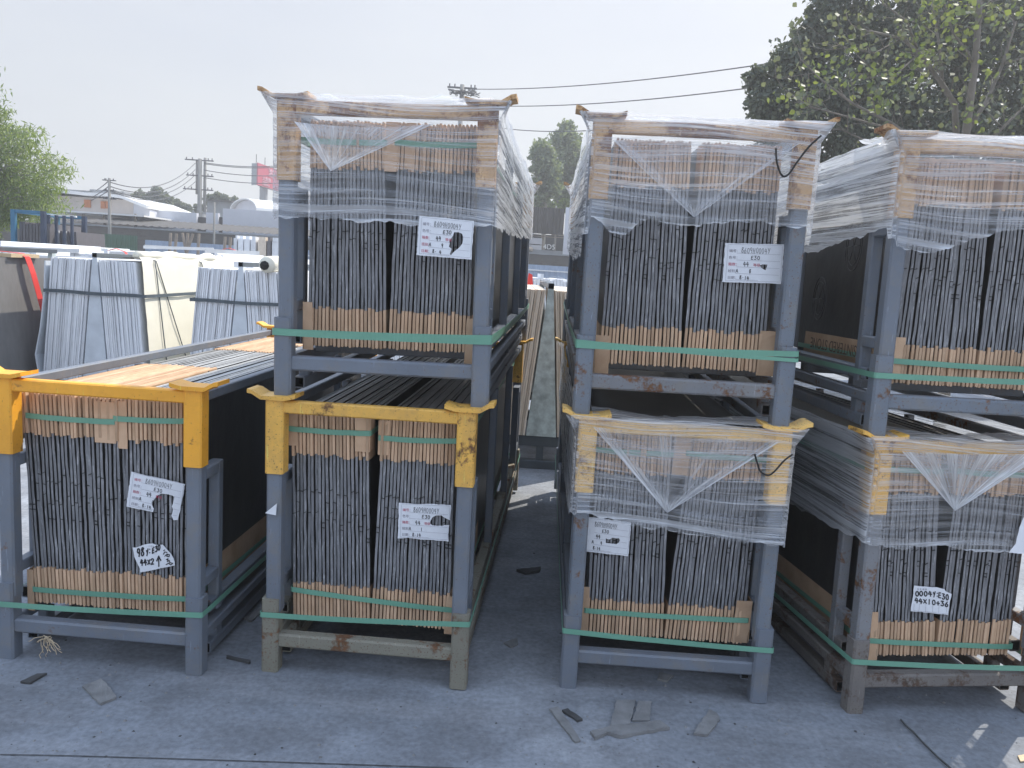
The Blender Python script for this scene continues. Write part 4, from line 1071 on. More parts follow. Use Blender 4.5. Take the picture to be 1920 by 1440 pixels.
for i in range(8):
    b = MB(); b.box(0, .05, 0, 1.2, 0, 1.62); o = b.build('grey_board', M['slate'] if i % 2 else M['white_stone']); o.location = (pX(82, YB + .3) + .09 + i * .075, YB + .5, .25); o.rotation_euler.y = rad(-3)
    tag(o, ('dark grey' if i % 2 else 'white') + ' board leaning in the navy post stand', 'board', ('grey' if i % 2 else 'white') + ' boards in the navy stand')

# ------------------------------------------------------------------ yard wall, fences, sheds
def wallmat():
    m, nt, p, o = nmat('old_brick'); v = coords(nt, (1, 1, 1))
    sw = N(nt, 'ShaderNodeMapping'); sw.inputs['Rotation'].default_value = (rad(90), 0, 0); nt.links.new(v, sw.inputs[0])
    br = N(nt, 'ShaderNodeTexBrick'); nt.links.new(sw.outputs[0], br.inputs['Vector']); br.inputs['Scale'].default_value = 2.6
    br.inputs['Color1'].default_value = (0.060, 0.047, 0.040, 1); br.inputs['Color2'].default_value = (0.095, 0.080, 0.068, 1); br.inputs['Mortar'].default_value = (0.085, 0.08, 0.075, 1)
    br.inputs['Mortar Size'].default_value = 0.025
    f = tnoise(nt, v, 0.7, 6, .65); c = mix(nt, ramp(nt, f, [(.42, 0), (.6, .85)]), br.outputs[0], (0.075, 0.07, 0.066))
    nt.links.new(c, p.inputs['Base Color']); p.inputs['Roughness'].default_value = .95
    nt.links.new(bump(nt, br.outputs['Fac'], -.5, .02), p.inputs['Normal']); return m
M['brick'] = wallmat()
M['fence_blue'] = plain('blue_grey_sheet', (0.26, 0.33, 0.44), .5, .12, 2); M['fence_green'] = plain('green_sheet', (0.02, 0.085, 0.045), .5, .15, 2)
M['roof_grey'] = plain('grey_roof_sheet', (0.052, 0.046, 0.040), .7, .25, 2); M['plaster'] = plain('pale_plaster', (0.58, 0.59, 0.63), .85, .1, 1)
M['cream_wall'] = plain('cream_wall', (0.56, 0.50, 0.45), .85, .12, 1); M['white_roof'] = plain('white_roof', (0.74, 0.74, 0.73), .6, .06, 1)
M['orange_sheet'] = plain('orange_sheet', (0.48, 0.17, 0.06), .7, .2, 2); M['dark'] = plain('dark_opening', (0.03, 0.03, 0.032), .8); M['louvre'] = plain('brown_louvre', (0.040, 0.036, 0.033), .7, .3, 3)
M['concrete'] = plain('weathered_concrete', (0.24, 0.25, 0.26), .9, .3, 1.5)
M['pole'] = plain('pole_concrete', (0.22, 0.215, 0.20), .85, .12, 2); M['wire'] = plain('wire', (0.06, 0.06, 0.065), .6); M['timber'] = plain('grey_timber', (0.22, 0.18, 0.14), .85, .25)
YW = 38.0
b = MB(); b.box(-48, 40, YW, YW + .25, 0, 2.48); o = b.build('yard_wall', M['brick']); tag(o, 'long weathered brick wall closing the yard at the back', 'wall')
b = MB(); b.box(-48, 40, YW - .06, YW + .31, 2.483, 2.55); b.build('coping', M['concrete'], o)
def corr(x0, x1, z0, z1, y, pitch=.2, amp=.035):
    b = MB(); n = int((x1 - x0) / pitch); pr = []
    for i in range(n): xa = x0 + i * pitch; pr += [(xa, 0), (xa + pitch * .35, 0), (xa + pitch * .5, -amp), (xa + pitch * .85, -amp)]
    pr.append((x0 + n * pitch, 0)); V = []
    for x, d in pr: V += [(x, y + d, z0), (x, y + d, z1)]
    b.add(V, [(2 * i, 2 * i + 2, 2 * i + 3, 2 * i + 1) for i in range(len(pr) - 1)]); b.add([(x, y_ + .012, z) for x, y_, z in V], [(2 * i + 1, 2 * i + 3, 2 * i + 2, 2 * i) for i in range(len(pr) - 1)]); return b
YF = 36.0
o = corr(pX(272, YF), pX(1120, YF), 0, 1.98, YF, .25).build('site_fence', M['fence_blue']); tag(o, 'blue-grey corrugated sheet fence in front of the brick wall', 'fence')
b = MB()
for z in (.5, 1.72): b.box(pX(272, YF), pX(1120, YF), YF - .075, YF - .038, z, z + .05)
b.build('fence_rail', M['white_beam'], o)
o = corr(pX(200, YF), pX(269, YF), 0, pZ(235, 441, YF), YF - .4, .22).build('green_panel', M['fence_green']); tag(o, 'dark green corrugated panel at left end of the blue-grey fence', 'fence panel')
root_n = 0
for i, (u, v0, du) in enumerate(((320, 437, 0), (331, 438, -1), (342, 437, 8), (352, 437, 0), (362, 438, -9), (373, 438, 0), (422, 444, 0), (432, 445, 0))):
    b = MB(); a = at(u, v0, 34.5); a2 = at(u + du, 470, 34.5); d = a2 - a; foot = a + d * (a.z / -d.z); foot.y -= .3
    b.tube([foot, a], .06, 6); o = b.build('timber_prop', M['timber'])
    tag(o, ('leftmost thin prop', 'second prop from left', 'leaning prop third from left', 'upright fourth prop', 'prop leaning left, fifth', 'sixth prop, at right of the cluster', 'lone prop left of the white board stack', 'lone prop nearest the white board stack')[i] + ' against the blue-grey fence', 'timber prop', 'timber props by the fence')
for i, (u0, u1, m_) in enumerate(((438, 444, 'white_stone'), (446, 455, 'white_stone'), (457, 467, 'white_stone'), (469, 478, 'white_stone'), (482, 497, 'beige_stone'), (499, 506, 'slate'), (508, 530, 'white_stone'))):
    Yc = 24.0; b = MB(); b.box(pX(u0, Yc), pX(u1, Yc), Yc + .02 * i, Yc + 1.2, 0, pZ(470, 448 + .3 * i, Yc)); b.box(pX(u0, Yc) + .02, pX(u1, Yc) - .02, Yc + .1, Yc + 1.1, pZ(470, 448 + .3 * i, Yc) + .001, pZ(470, 446, Yc) + .05)
    o = b.build('board_pack', M[m_]); tag(o, ('narrow white board pack at left end', 'second white board pack', 'third white board pack', 'fourth white board pack', 'cream board pack', 'dark board pack', 'wide white board pack by the wrapped rack')[i] + ' of the packs before the wall', 'board pack', 'board packs before the wall')

def hz(u): return 448 + (u * 0.0638)
def zpx(u, v, Y): return EYE + (hz(u) - v) / F_PX * Y
def bld_box(b, u0, v0, u1, v1, Y, dep, mi=0, zb=0.0):
    b.box(pX(u0, Y), pX(u1, Y), Y, Y + dep, zb if v1 is None else zpx((u0 + u1) / 2, v1, Y), zpx((u0 + u1) / 2, v0, Y), mi); return b
# long shed with brown sheet roof and white upper wall
root = tag(empty('long_shed', loc=(0, 0, 0)), 'long shed with brown sheet roof under a white wall, behind the brick wall', 'shed')
b = MB(); xa, xb = pX(150, 40), pX(1000, 40); n = 60
za, zb_ = 2.62, 3.10; V = []
for i in range(n * 2 + 1):
    x = xa + (xb - xa) * i / (n * 2); dz = .05 if i % 2 else 0
    V += [(x, 38.4, za + dz), (x, 44.0, zb_ + dz)]
b.add(V, [(2 * i, 2 * i + 2, 2 * i + 3, 2 * i + 1) for i in range(n * 2)]); b.build('roof', M['roof_grey'], root)
b = MB()
for (u0, u1, v0) in ((245, 368, 397.5), (386, 408, 401), (417, 700, 402), (700, 1000, 410)): bld_box(b, u0, v0, u1, None, 45.0, .3)
b.build('upper_wall', M['plaster'], root)
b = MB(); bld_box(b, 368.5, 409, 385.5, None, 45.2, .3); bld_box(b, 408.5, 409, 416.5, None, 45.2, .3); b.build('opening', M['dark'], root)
def vault(cx, cy, ang, halfw, rise, length, wall, mats, label, name='arched_shed'):
    root = tag(empty(name, loc=(cx, cy, 0)), label, 'shed'); root.rotation_euler.z = ang
    n = 14; arc = [(-halfw * math.cos(math.pi * i / n) * 1.0, wall + rise * math.sin(math.pi * i / n) ** .8) for i in range(n + 1)]
    b = MB(); b.prism([(arc[i][0] * 1.03, arc[i][1] + .06) for i in range(n + 1)] + [(arc[i][0], arc[i][1]) for i in range(n, -1, -1)], -.25, length, 'y'); b.build('roof', M[mats[0]], root)
    b = MB(); b.prism([(-halfw * .98, 0), (halfw * .98, 0)] + [(x * .98, z - .02) for x, z in arc[::-1]], 0, .2, 'y'); b.box(-halfw * .98, -halfw * .95, .2, length - .2, 0, wall); b.box(halfw * .95, halfw * .98, .2, length - .2, 0, wall); b.build('wall', M[mats[1]], root); return root
p = at(453, 400, 50); vault(p.x + .3, 50.0, rad(-52), 2.3, 0.85, 14, zpx(453, 403, 50), ('white_roof', 'plaster'), 'arched white shed with bright roof, left of the wrapped racks')
root = tag(empty('orange_windowed_house', loc=(0, 0, 0)), 'low cream house with orange shutters under a white roof, by the feathery tree', 'house')
Yh = 44.0; b = MB(); bld_box(b, 60, 372, 250, None, Yh, 5); b.build('wall', M['cream_wall'], root)
b = MB(); xs = [pX(u, Yh) for u in (50, 110, 170, 205, 235, 258, 282)]; zs = [zpx(u, v, Yh) for u, v in ((50, 363), (110, 364), (170, 371), (205, 372), (235, 376), (258, 385), (282, 394))]
b.prism([(x, z) for x, z in zip(xs, zs)] + [(x, z + .16) for x, z in list(zip(xs, zs))[::-1]], Yh - .5, Yh + 6, 'y'); b.build('roof', M['white_roof'], root)
b = MB(); b.prism([(pX(250, Yh), 0), (pX(280, Yh), 0), (pX(280, Yh), zs[6] - .02), (pX(258, Yh), zs[5] - .02), (pX(250, Yh), zpx(250, 382, Yh))], Yh + .02, Yh + 4.9, 'y'); b.build('annex_wall', M['plaster'], root)
for (u0, v0, u1, v1) in ((158, 377, 170, 391), (189, 380, 197, 393), (198, 380, 206, 393)):
    b = MB(); bld_box(b, u0, v0, u1, v1, Yh - .08, .07); b.build('shutter', M['orange_sheet'], root)
root = tag(empty('flat_canopy', loc=(0, 0, 0)), 'thin white flat canopy on posts over dark storage, before the cream house', 'canopy')
Yc = 41.5; b = MB(); b.box(pX(85, Yc), pX(270, Yc), Yc, Yc + 4, zpx(170, 402, Yc), zpx(170, 399, Yc)); b.build('roof', M['white_roof'], root)
for u in (150, 190, 248):
    b = MB(); b.box(pX(u, Yc), pX(u, Yc) + .1, Yc + .2, Yc + .3, 0, zpx(u, 402.2, Yc)); b.build('post', M['timber'], root)
b = MB(); b.box(pX(100, Yc), pX(262, Yc), Yc + 3.7, Yc + 3.9, 0, zpx(170, 403, Yc)); b.build('back_wall', M['louvre'], root)
root = tag(empty('grey_shed', loc=(0, 0, 0)), 'small grey shed with flat dark roof, right of the utility pole', 'shed')
b = MB(); bld_box(b, 388, 381, 430, None, 60, 5); b.build('wall', M['concrete'], root); b = MB(); bld_box(b, 385, 378, 433, 380.8, 59.7, 6); b.build('roof', M['roof_grey'], root)
for i, (u0, v0, u1, lab) in enumerate(((112, 361, 166, 'far grey roof block left of the small pole'), (169, 359, 200, 'far grey roof block behind the small pole'), (228, 362, 232, 'thin far chimney-like block right of the small pole'), (275, 393, 366, 'far blue-grey low building under the distant trees'))):
    b = MB(); bld_box(b, u0, v0, u1, None, 75 + i, 6); b.box(pX(u0, 75) + .2, pX(u1, 75) - .2, 76 + i, 80, zpx(u0, v0, 75) + .02, zpx(u0, v0, 75) + .25); o = b.build('far_building', M['concrete']); tag(o, lab, 'building')
# building at the end of the aisle
root = tag(empty('aisle_end_building', loc=(0, 0, 0)), 'open shed with brown cladding and white panel, seen over the aisle end', 'shed')
Ye = 40.0
b = corr(pX(960, Ye), pX(1056, Ye), zpx(1020, 441, Ye), zpx(1020, 393, Ye), Ye, .35, .06); b.build('cladding', M['louvre'], root)
b = MB(); bld_box(b, 1056.5, 394, 1100, 485, Ye - .1, .12); b.build('white_panel', M['plaster'], root)
b = MB(); bld_box(b, 960, 471, 1110, None, Ye + .2, .3); b.build('base_wall', M['concrete'], root)
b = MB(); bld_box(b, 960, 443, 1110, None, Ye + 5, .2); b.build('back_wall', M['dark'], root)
b = MB(); bld_box(b, 960, 447, 1016, 458, Ye + 1.5, .1); bld_box(b, 960, 460, 1016, 470, Ye + 1.5, .1); b.build('stored_panel', M['plaster'], root)
b = MB(); bld_box(b, 960, 444, 1056, 445.5, Ye + .5, .1); bld_box(b, 1017, 441, 1018.5, 471, Ye + .5, .1); bld_box(b, 1033, 441, 1056, 443.5, Ye + .45, .04); b.build('frame', M['timber'], root)
cu = bpy.data.curves.new('t', 'FONT'); cu.body = '4D5'; cu.size = 0.34; cu.extrude = .03; to = bpy.data.objects.new('t', cu); COL.objects.link(to)
me = bpy.data.meshes.new_from_object(to.evaluated_get(bpy.context.evaluated_depsgraph_get())); bpy.data.objects.remove(to)
me.transform(Matrix.Rotation(rad(90), 4, 'X')); me.materials.append(M['white_beam'])
o = link('lettering', me, root); o.location = (pX(1019, Ye), Ye + .15, zpx(1030, 468.5, Ye))

# ------------------------------------------------------------------ poles, wires, billboard
def pole(u, vtop, Y, r, arms, label, double=False):
    x = pX(u, Y); z = zpx(u, vtop, Y); x = at(u, vtop, Y).x
    root = tag(empty('utility_pole', loc=(x, Y, 0)), label, 'utility pole')
    b = MB(); b.tube([(0, 0, 0), (0, 0, z)], [r * 1.25, r * .8], 10); b.build('shaft', M['pole'], root, True)
    if double: b = MB(); b.tube([(.26, .2, z * .55), (.26, .2, z + .1)], [r * .7, r * .6], 8); b.tube([(-.24, .1, z * .7), (-.24, .1, z - .1)], [r * .5, r * .5], 8); b.build('twin_shaft', M['pole'], root, True)
    for zz_, wl, wr in arms:
        b = MB(); kk = .55 if r > .1 else .28; b.box(-wl, wr, -.04, .04, z - zz_ - .07 * kk, z - zz_ + .07 * kk)
        for xx in (-wl + .1, -wl * .5, wr * .6, wr - .1): b.tube([(xx, 0, z - zz_ + .07 * kk), (xx, 0, z - zz_ + .30 * kk)], .06 * kk, 6)
        b.build('crossarm', M['wire'], root)
    return x, z
px1, pz1 = pole(375, 304, 55, .15, ((.1, 1.0, .9), (1.1, .9, .9), (2.0, 1.1, .9)), 'twin-shaft utility pole with three crossarms, above the white wall', True)
px2, pz2 = pole(205, 338, 36.5, .07, ((.1, .3, .28), (.55, .28, .28), (.9, .26, .3)), 'slim short pole with small crossarms, left of the twin-shaft pole')
pole(402, 382, 37, .05, (), 'thin bare lamp pole in front of the brown sheet roof')
px3, pz3 = pole(866, 176, 40, .13, ((.15, .7, .7),), 'utility pole top peeping over the wrapped rack left of the aisle')
b = MB(); c0 = at(868, 172, 39.8)
for _ in range(34):
    p = c0 + Vector((random.uniform(-.5, .55), 0, random.uniform(-.12, .1))); pts = [p]
    for i in range(4): p = p + Vector((random.uniform(-.22, .22), random.uniform(-.1, .1), random.uniform(-.1, .1))); pts.append(p)
    b.tube(pts, .025, 4)
o = b.build('cable_tangle', M['wire']); tag(o, 'dark tangle of cable ends on the pole top over the wrapped rack', 'cable')
def wire(a, b_, sag, r, label):
    n = 24; a, b_ = Vector(a), Vector(b_); pts = []
    for i in range(n + 1): t = i / n; p = a.lerp(b_, t); p.z -= sag * 4 * t * (1 - t); pts.append(p)
    m = MB(); m.tube(pts, r, 5); o = m.build('power_line', M['wire'], smooth=True); return tag(o, label, 'power line', 'overhead lines')
WL = ('top', 'second', 'third', 'lowest')
for i, (v1, v2) in enumerate(((306, 342), (318, 350), (328, 356), (341, 358))):
    wire(at(208, v2, 36.5), at(366, v1, 55), .75, .022, f'{WL[i]} line sagging between the slim pole and the twin-shaft pole')
for i, (v1, ve) in enumerate(((305, 300), (307, 303), (319, 321), (333, 335))):
    wire(at(383, v1, 55), at(600, ve, 58), .35, .028, f'{WL[i]} line running right from the twin-shaft pole')
for i, (v1, ve) in enumerate(((340, 366), (350, 378), (358, 385))):
    wire(at(203, v1, 36.5), at(150 - 10 * i, ve, 60), .2, .022, f'{WL[i]} line running left from the slim pole')
for i, (ua, va, ub, vb, Yb) in enumerate(((880, 167, 1500, 110, 24), (900, 198, 1500, 152, 24), (900, 234, 1200, 236, 30))):
    wire(at(ua, va, 40), at(ub, vb, Yb), .25, .020, f'{WL[i]} line crossing the sky between the wrapped racks')
M['sign_red'] = plain('billboard_red', (0.44, 0.06, 0.10), .6, .08, 2); M['sign_pink'] = plain('billboard_print', (0.66, 0.42, 0.47), .7, .05)
M['sign_grey'] = plain('billboard_side', (0.30, 0.31, 0.32), .7, .1)
Ys = 70.0; pa = at(484, 305, Ys); pb = at(530, 316, Ys + 6); zt_, zb_ = pa.z, at(484, 347, Ys).z
root = tag(empty('billboard', loc=(pa.x, Ys, zb_)), 'red roadside billboard with pink lettering, high at left of the wrapped racks', 'billboard'); ang = math.atan2(6, pb.x - pa.x); root.rotation_euler.z = ang
wd = math.hypot(pb.x - pa.x, 6); hh = zt_ - zb_
b = MB(); b.box(0, wd, 0, .1, 0, hh); b.build('face', M['sign_red'], root)
b = MB(); _w = Matrix.Rotation(-ang, 2) @ Vector((at(474, 305, Ys + .5).x - pa.x, .5)); v2 = (_w.x, _w.y)
b.prism([(-.002, .0), (.05, .11), (v2[0] + .05, v2[1] + .11), (v2[0], v2[1])], 0, hh * .985, 'z'); b.build('side_panel', M['sign_grey'], root)
def sign_text(txt, x, z, size, sx=1.0):
    cu = bpy.data.curves.new('t', 'FONT'); cu.body = txt; cu.size = size; cu.extrude = .02; to = bpy.data.objects.new('t', cu); COL.objects.link(to)
    me = bpy.data.meshes.new_from_object(to.evaluated_get(bpy.context.evaluated_depsgraph_get())); bpy.data.objects.remove(to)
    me.transform(Matrix.Rotation(rad(90), 4, 'X') @ Matrix.Diagonal((sx, 1, 1, 1))); me.materials.clear(); me.materials.append(M['sign_pink'])
    o = link('lettering', me, root); o.location = (x, -.03, z)
sign_text('大角鹿', wd * .16, hh * .295, hh * .21, 1.75)
sign_text('DAJUELU', wd * .17, hh * .185, hh * .10, 1.9); sign_text('CERAMICS', wd * .17, hh * .07, hh * .12, 1.6)
b = MB(); cx_, cz_ = wd * .5, hh * .72; k_ = hh * .2
for pl in ([(-1.2, .9), (-.5, .7), (-.35, -.9)], [(-.9, .3), (-.2, .35), (.1, .9)], [(-.8, -.4), (-.3, -.2), (.0, -.2), (.15, -.9)], [(1.2, .9), (.4, .6), (.1, -.1)], [(.95, .6), (.9, -.2), (1.0, -.9)], [(.2, .1), (.55, -.3), (.5, -.9)], [(-.05, .6), (.05, -.95)], [(-.8, -.9), (-.75, -.3)]):
    b.ribbon([(cx_ + a * k_ * 1.55, -.03, cz_ + c * k_) for a, c in pl], (0, 1, 0), .03, k_ * .17)
b.build('antler_emblem', M['sign_pink'], root)
b = MB()
for x in (.1, wd * .35, wd * .7, wd): b.tube([(x, .2, hh), (x, .2, hh + .7)], .03, 5); b.tube([(x, -.5, -.15), (x, 0, -.02)], .04, 5)
b.tube([(-.6, -.5, -.15), (wd, -.5, -.15)], .05, 5); b.build('lamp_rail', M['wire'], root)
b = MB(); b.tube([(wd * .5, .6, -zb_), (wd * .5, .6, hh * .4)], .35, 10); b.build('mast', M['sign_grey'], root)

# ------------------------------------------------------------------ trees
def leafmat(name, a, b, tr=0.35, rough=.55):
    m, nt, p, o = nmat(name); g = N(nt, 'ShaderNodeNewGeometry')
    c = ramp(nt, g.outputs['Random Per Island'], [(0.0, a), (1.0, b)]); nt.links.new(c, p.inputs['Base Color']); p.inputs['Roughness'].default_value = rough
    t = N(nt, 'ShaderNodeBsdfTranslucent'); nt.links.new(mix(nt, 1.0, c, (1.5, 1.5, .7), 'MULTIPLY'), t.inputs[0])
    mx = N(nt, 'ShaderNodeMixShader'); mx.inputs[0].default_value = tr
    nt.links.new(p.outputs[0], mx.inputs[1]); nt.links.new(t.outputs[0], mx.inputs[2]); nt.links.new(mx.outputs[0], o.inputs[0]); return m
M['leaf_dark'] = leafmat('dark_leaves', (0.045, 0.060, 0.042), (0.115, 0.135, 0.095), .25)
M['leaf_lime'] = leafmat('lime_leaves', (0.09, 0.125, 0.05), (0.22, 0.255, 0.085), .38)
M['leaf_dull'] = leafmat('dull_leaves', (0.10, 0.115, 0.075), (0.17, 0.185, 0.125), .3)
M['leaf_bamboo'] = leafmat('bamboo_leaves', (0.10, 0.15, 0.05), (0.26, 0.32, 0.12), .45)
M['leaf_far'] = leafmat('far_leaves', (0.085, 0.105, 0.075), (0.16, 0.18, 0.125), .3)
M['leaf_gum'] = leafmat('gum_leaves', (0.11, 0.14, 0.105), (0.20, 0.24, 0.165), .4)
M['bark'] = plain('grey_bark', (0.17, 0.15, 0.125), .9, .3, 5, bmp=.5); M['bark_pale'] = plain('pale_bark', (0.26, 0.24, 0.20), .9, .25, 4)
rng = np.random.default_rng(11)
def leaves(C_, size, aspect, droop=0.0, heart=False, jitter=.35):
    """Leaf faces centred at C_ with random facing."""
    n = len(C_); d = rng.normal(size=(n, 3)); d[:, 2] -= droop; d /= np.linalg.norm(d, axis=1)[:, None]
    e = rng.normal(size=(n, 3)); e -= (e * d).sum(1)[:, None] * d; e /= np.linalg.norm(e, axis=1)[:, None]
    sz = size * (1 + rng.uniform(-jitter, jitter, n))[:, None]; w = sz * aspect
    if heart: pts = [C_ - d * sz * .5, C_ - d * sz * .12 + e * w * .55, C_ + d * sz * .18 + e * w * .42, C_ + d * sz * .6, C_ + d * sz * .18 - e * w * .42, C_ - d * sz * .12 - e * w * .55]
    else: pts = [C_ - d * sz * .5, C_ + e * w * .5, C_ + d * sz * .5, C_ - e * w * .5]
    k = len(pts); V = np.stack(pts, 1).reshape(-1, 3); F_ = np.arange(n * k).reshape(n, k); return V, F_
def blob_points(blobs, dens_shell=.55):
    out = []
    for c, r, n in blobs:
        d = rng.normal(size=(n, 3)); d /= np.linalg.norm(d, axis=1)[:, None]
        rr = rng.uniform(0, 1, n) ** dens_shell
        lump = np.array([0.80 + 0.42 * noise.noise(Vector(v) * 2.3 + Vector(c)) for v in d])
        out.append(np.array(c) + d * (rr * lump)[:, None] * np.array(r))
    return np.concatenate(out)
def crown_tree(name, label, base, limbs, blobs, leaf, size, aspect, trunk_r, group=None, shell=.55, droop=0., bark='bark'):
    root = tag(empty(name, loc=base), label, 'tree', group); B = Vector(base)
    b = MB()
    for pts, r0, r1 in limbs:
        n = len(pts); b.tube([Vector(p) - B for p in pts], [r0 + (r1 - r0) * i / (n - 1) for i in range(n)], 7)
    b.build('trunk', M[bark], root, True)
    P_ = blob_points(blobs, shell) - np.array(B); V, F_ = leaves(P_, size, aspect, droop)
    link('crown', fast_mesh('crown', V, F_, M[leaf], smooth=False), root); return root
def pb(u, v, r, Y, dy, n, sq=1.0):
    p = at(u, v, Y + dy); k = r * Y / F_PX; return ((p.x, p.y, p.z), (k, k * 1.1, k * sq), n)
# big dark evergreen at right
YT = 15.5; random.seed(21)
bl = [(1436, 190, 46, 0, 700), (1420, 150, 30, .3, 400), (1470, 245, 70, .2, 1300), (1474, 120, 46, 0, 800), (1520, 80, 50, .2, 900), (1545, 30, 42, 0, 700), (1530, 170, 85, .5, 1900),
      (1600, 60, 80, .6, 1700), (1590, -40, 60, 0, 900), (1620, 180, 100, .8, 2300), (1590, 270, 90, .6, 1700), (1700, 70, 110, .8, 2500), (1700, 220, 110, 1.0, 2300), (1810, 60, 120, .9, 2700),
      (1820, 210, 115, 1.0, 2300), (1925, 60, 130, .8, 2700), (1940, 220, 120, 1.0, 2200), (1700, -80, 110, .5, 1500), (1840, -90, 120, .5, 1500), (2030, 60, 130, .6, 1500), (2040, 220, 120, .7, 1400), (1480, 310, 70, .7, 900), (1700, 330, 110, 1, 1300), (1880, 340, 110, 1, 1200)]
base = at(1760, 450, YT + 1.2); base.z = 0
limbs = [([(base.x, base.y, 0), (base.x + .1, base.y, 2.0), (base.x - .2, base.y, 4.2), (base.x, base.y, 6.8)], .28, .10)]
for u, v in ((1500, 150), (1600, 60), (1900, 90), (1460, 230), (2000, 100), (1560, 260)):
    q_ = at(u, v, YT + .6); limbs.append(([(base.x, base.y, 1.9), tuple((Vector((base.x, base.y, 2.4)) + q_) / 2 + Vector((0, 0, .2))), tuple(q_)], .13, .03))
crown_tree('evergreen_tree', 'big dark dense evergreen tree behind the right-hand racks', base, limbs, [pb(u, v, r, YT, dy, int(n * 1.9)) for u, v, r, dy, n in bl], 'leaf_dark', .108, .55, .28, shell=.5)
# thin leafy tree in front of it
YS = 9.6
def px_path(pts): return [at(u, v, YS + dy) for u, v, dy in pts]
MAIN = [([(1800, 520, .2), (1806, 380, .1), (1811, 250, 0), (1828, 120, -.1), (1836, 20, -.1), (1838, -60, 0)], .060, .022),
        ([(1803, 420, .1), (1790, 196, .2), (1768, 160, .2), (1724, 100, .1), (1690, 72, 0), (1594, 50, -.1)], .046, .008),
        ([(1803, 400, .1), (1760, 290, -.2), (1669, 230, -.4), (1600, 195, -.5), (1540, 150, -.6), (1500, 110, -.6)], .026, .005),
        ([(1700, 250, -.3), (1600, 222, -.5), (1520, 200, -.6), (1474, 172, -.6)], .014, .004),
        ([(1724, 100, .1), (1700, 40, 0), (1660, 10, .1), (1630, -20, .1)], .016, .006), ([(1768, 160, .2), (1762, 90, .3), (1750, 20, .3), (1745, -40, .3)], .020, .008),
        ([(1811, 250, 0), (1850, 190, .2), (1880, 120, .3), (1905, 40, .3)], .030, .010), ([(1806, 330, 0), (1870, 250, -.2), (1930, 190, -.3)], .024, .008),
        ([(1828, 120, -.1), (1786, 60, -.2), (1770, 0, -.2)], .016, .006), ([(1690, 72, 0), (1640, 100, -.1), (1590, 90, -.2), (1560, 78, -.2)], .010, .004),
        ([(1724, 100, .1), (1680, 140, 0), (1630, 140, -.1)], .010, .004), ([(1760, 290, -.2), (1690, 285, -.4), (1620, 262, -.5), (1570, 240, -.5)], .014, .004),
        ([(1880, 120, .3), (1920, 110, .2), (1960, 60, .2)], .014, .006), ([(1836, 20, -.1), (1870, -10, 0)], .012, .006)]
base = at(1800, 520, YS + .2); base.z = 0
root = tag(empty('leafy_tree', loc=base), 'thin grey-branched tree with sparse lime-green leaves, behind the right-edge racks', 'tree')
b = MB(); b.tube([Vector((0, 0, 0)), at(1800, 520, YS + .2) - base], [.075, .06], 8); twigs = []; ends = []
for pts, r0, r1 in MAIN:
    P_ = px_path(pts); b.tube([p - base for p in P_], [r0 + (r1 - r0) * i / (len(P_) - 1) for i in range(len(P_))], 6)
    for i in range(1, len(P_)):
        for _ in range(5):
            t = random.random(); p = P_[i - 1].lerp(P_[i], t); d = (P_[i] - P_[i - 1]).normalized(); q_ = p.copy(); tp = [p - base]
            dd = (d * .6 + Vector((random.gauss(-.25, .6), random.gauss(-.1, .5), random.gauss(.15, .6)))).normalized()
            for k in range(random.randint(3, 5)):
                q_ = q_ + dd * random.uniform(.07, .12); dd = (dd + Vector((random.gauss(0, .25), random.gauss(0, .25), random.gauss(.03, .25)))).normalized(); tp.append(q_ - base)
                if k > 0 and random.random() < .55: ends.append(q_ - base)
            ends += [q_ - base] * 2
            b.tube(tp, [.006, .0045, .004, .003, .0025, .002][:len(tp)], 4)
b.build('trunk', M['bark'], root, True)
E_ = np.array([tuple(e) for e in ends]); 
def clus(idx, n, s_): c = E_[rng.choice(idx, n)]; return c + rng.normal(size=(n, 3)) * s_
ids = np.arange(len(E_)); V, F_ = leaves(clus(ids, 1100, .06), .054, .85, .5, True); link('crown', fast_mesh('crown', V, F_, M['leaf_dull'], smooth=False), root)
LIME = [(1597, 100), (1548, 121), (1573, 151), (1618, 142), (1506, 178), (1660, 193), (1708, 145), (1705, 115), (1742, 97), (1787, 12), (1757, 12), (1715, 50), (1823, 60), (1850, 136), (1829, 217), (1478, 180), (1700, 130), (1640, 160), (1880, 20), (1630, 190), (1760, 30), (1800, 20)]
cc = np.concatenate([np.array(tuple(at(u, v, YS - .3) - base)) + rng.normal(size=(19, 3)) * np.array([.11, .14, .075]) for u, v in LIME])
V, F_ = leaves(cc, .058, .85, .5, True); link('lime_clusters', fast_mesh('lime_clusters', V, F_, M['leaf_lime'], smooth=False), root)  # lime-green leaves in clusters among the duller ones
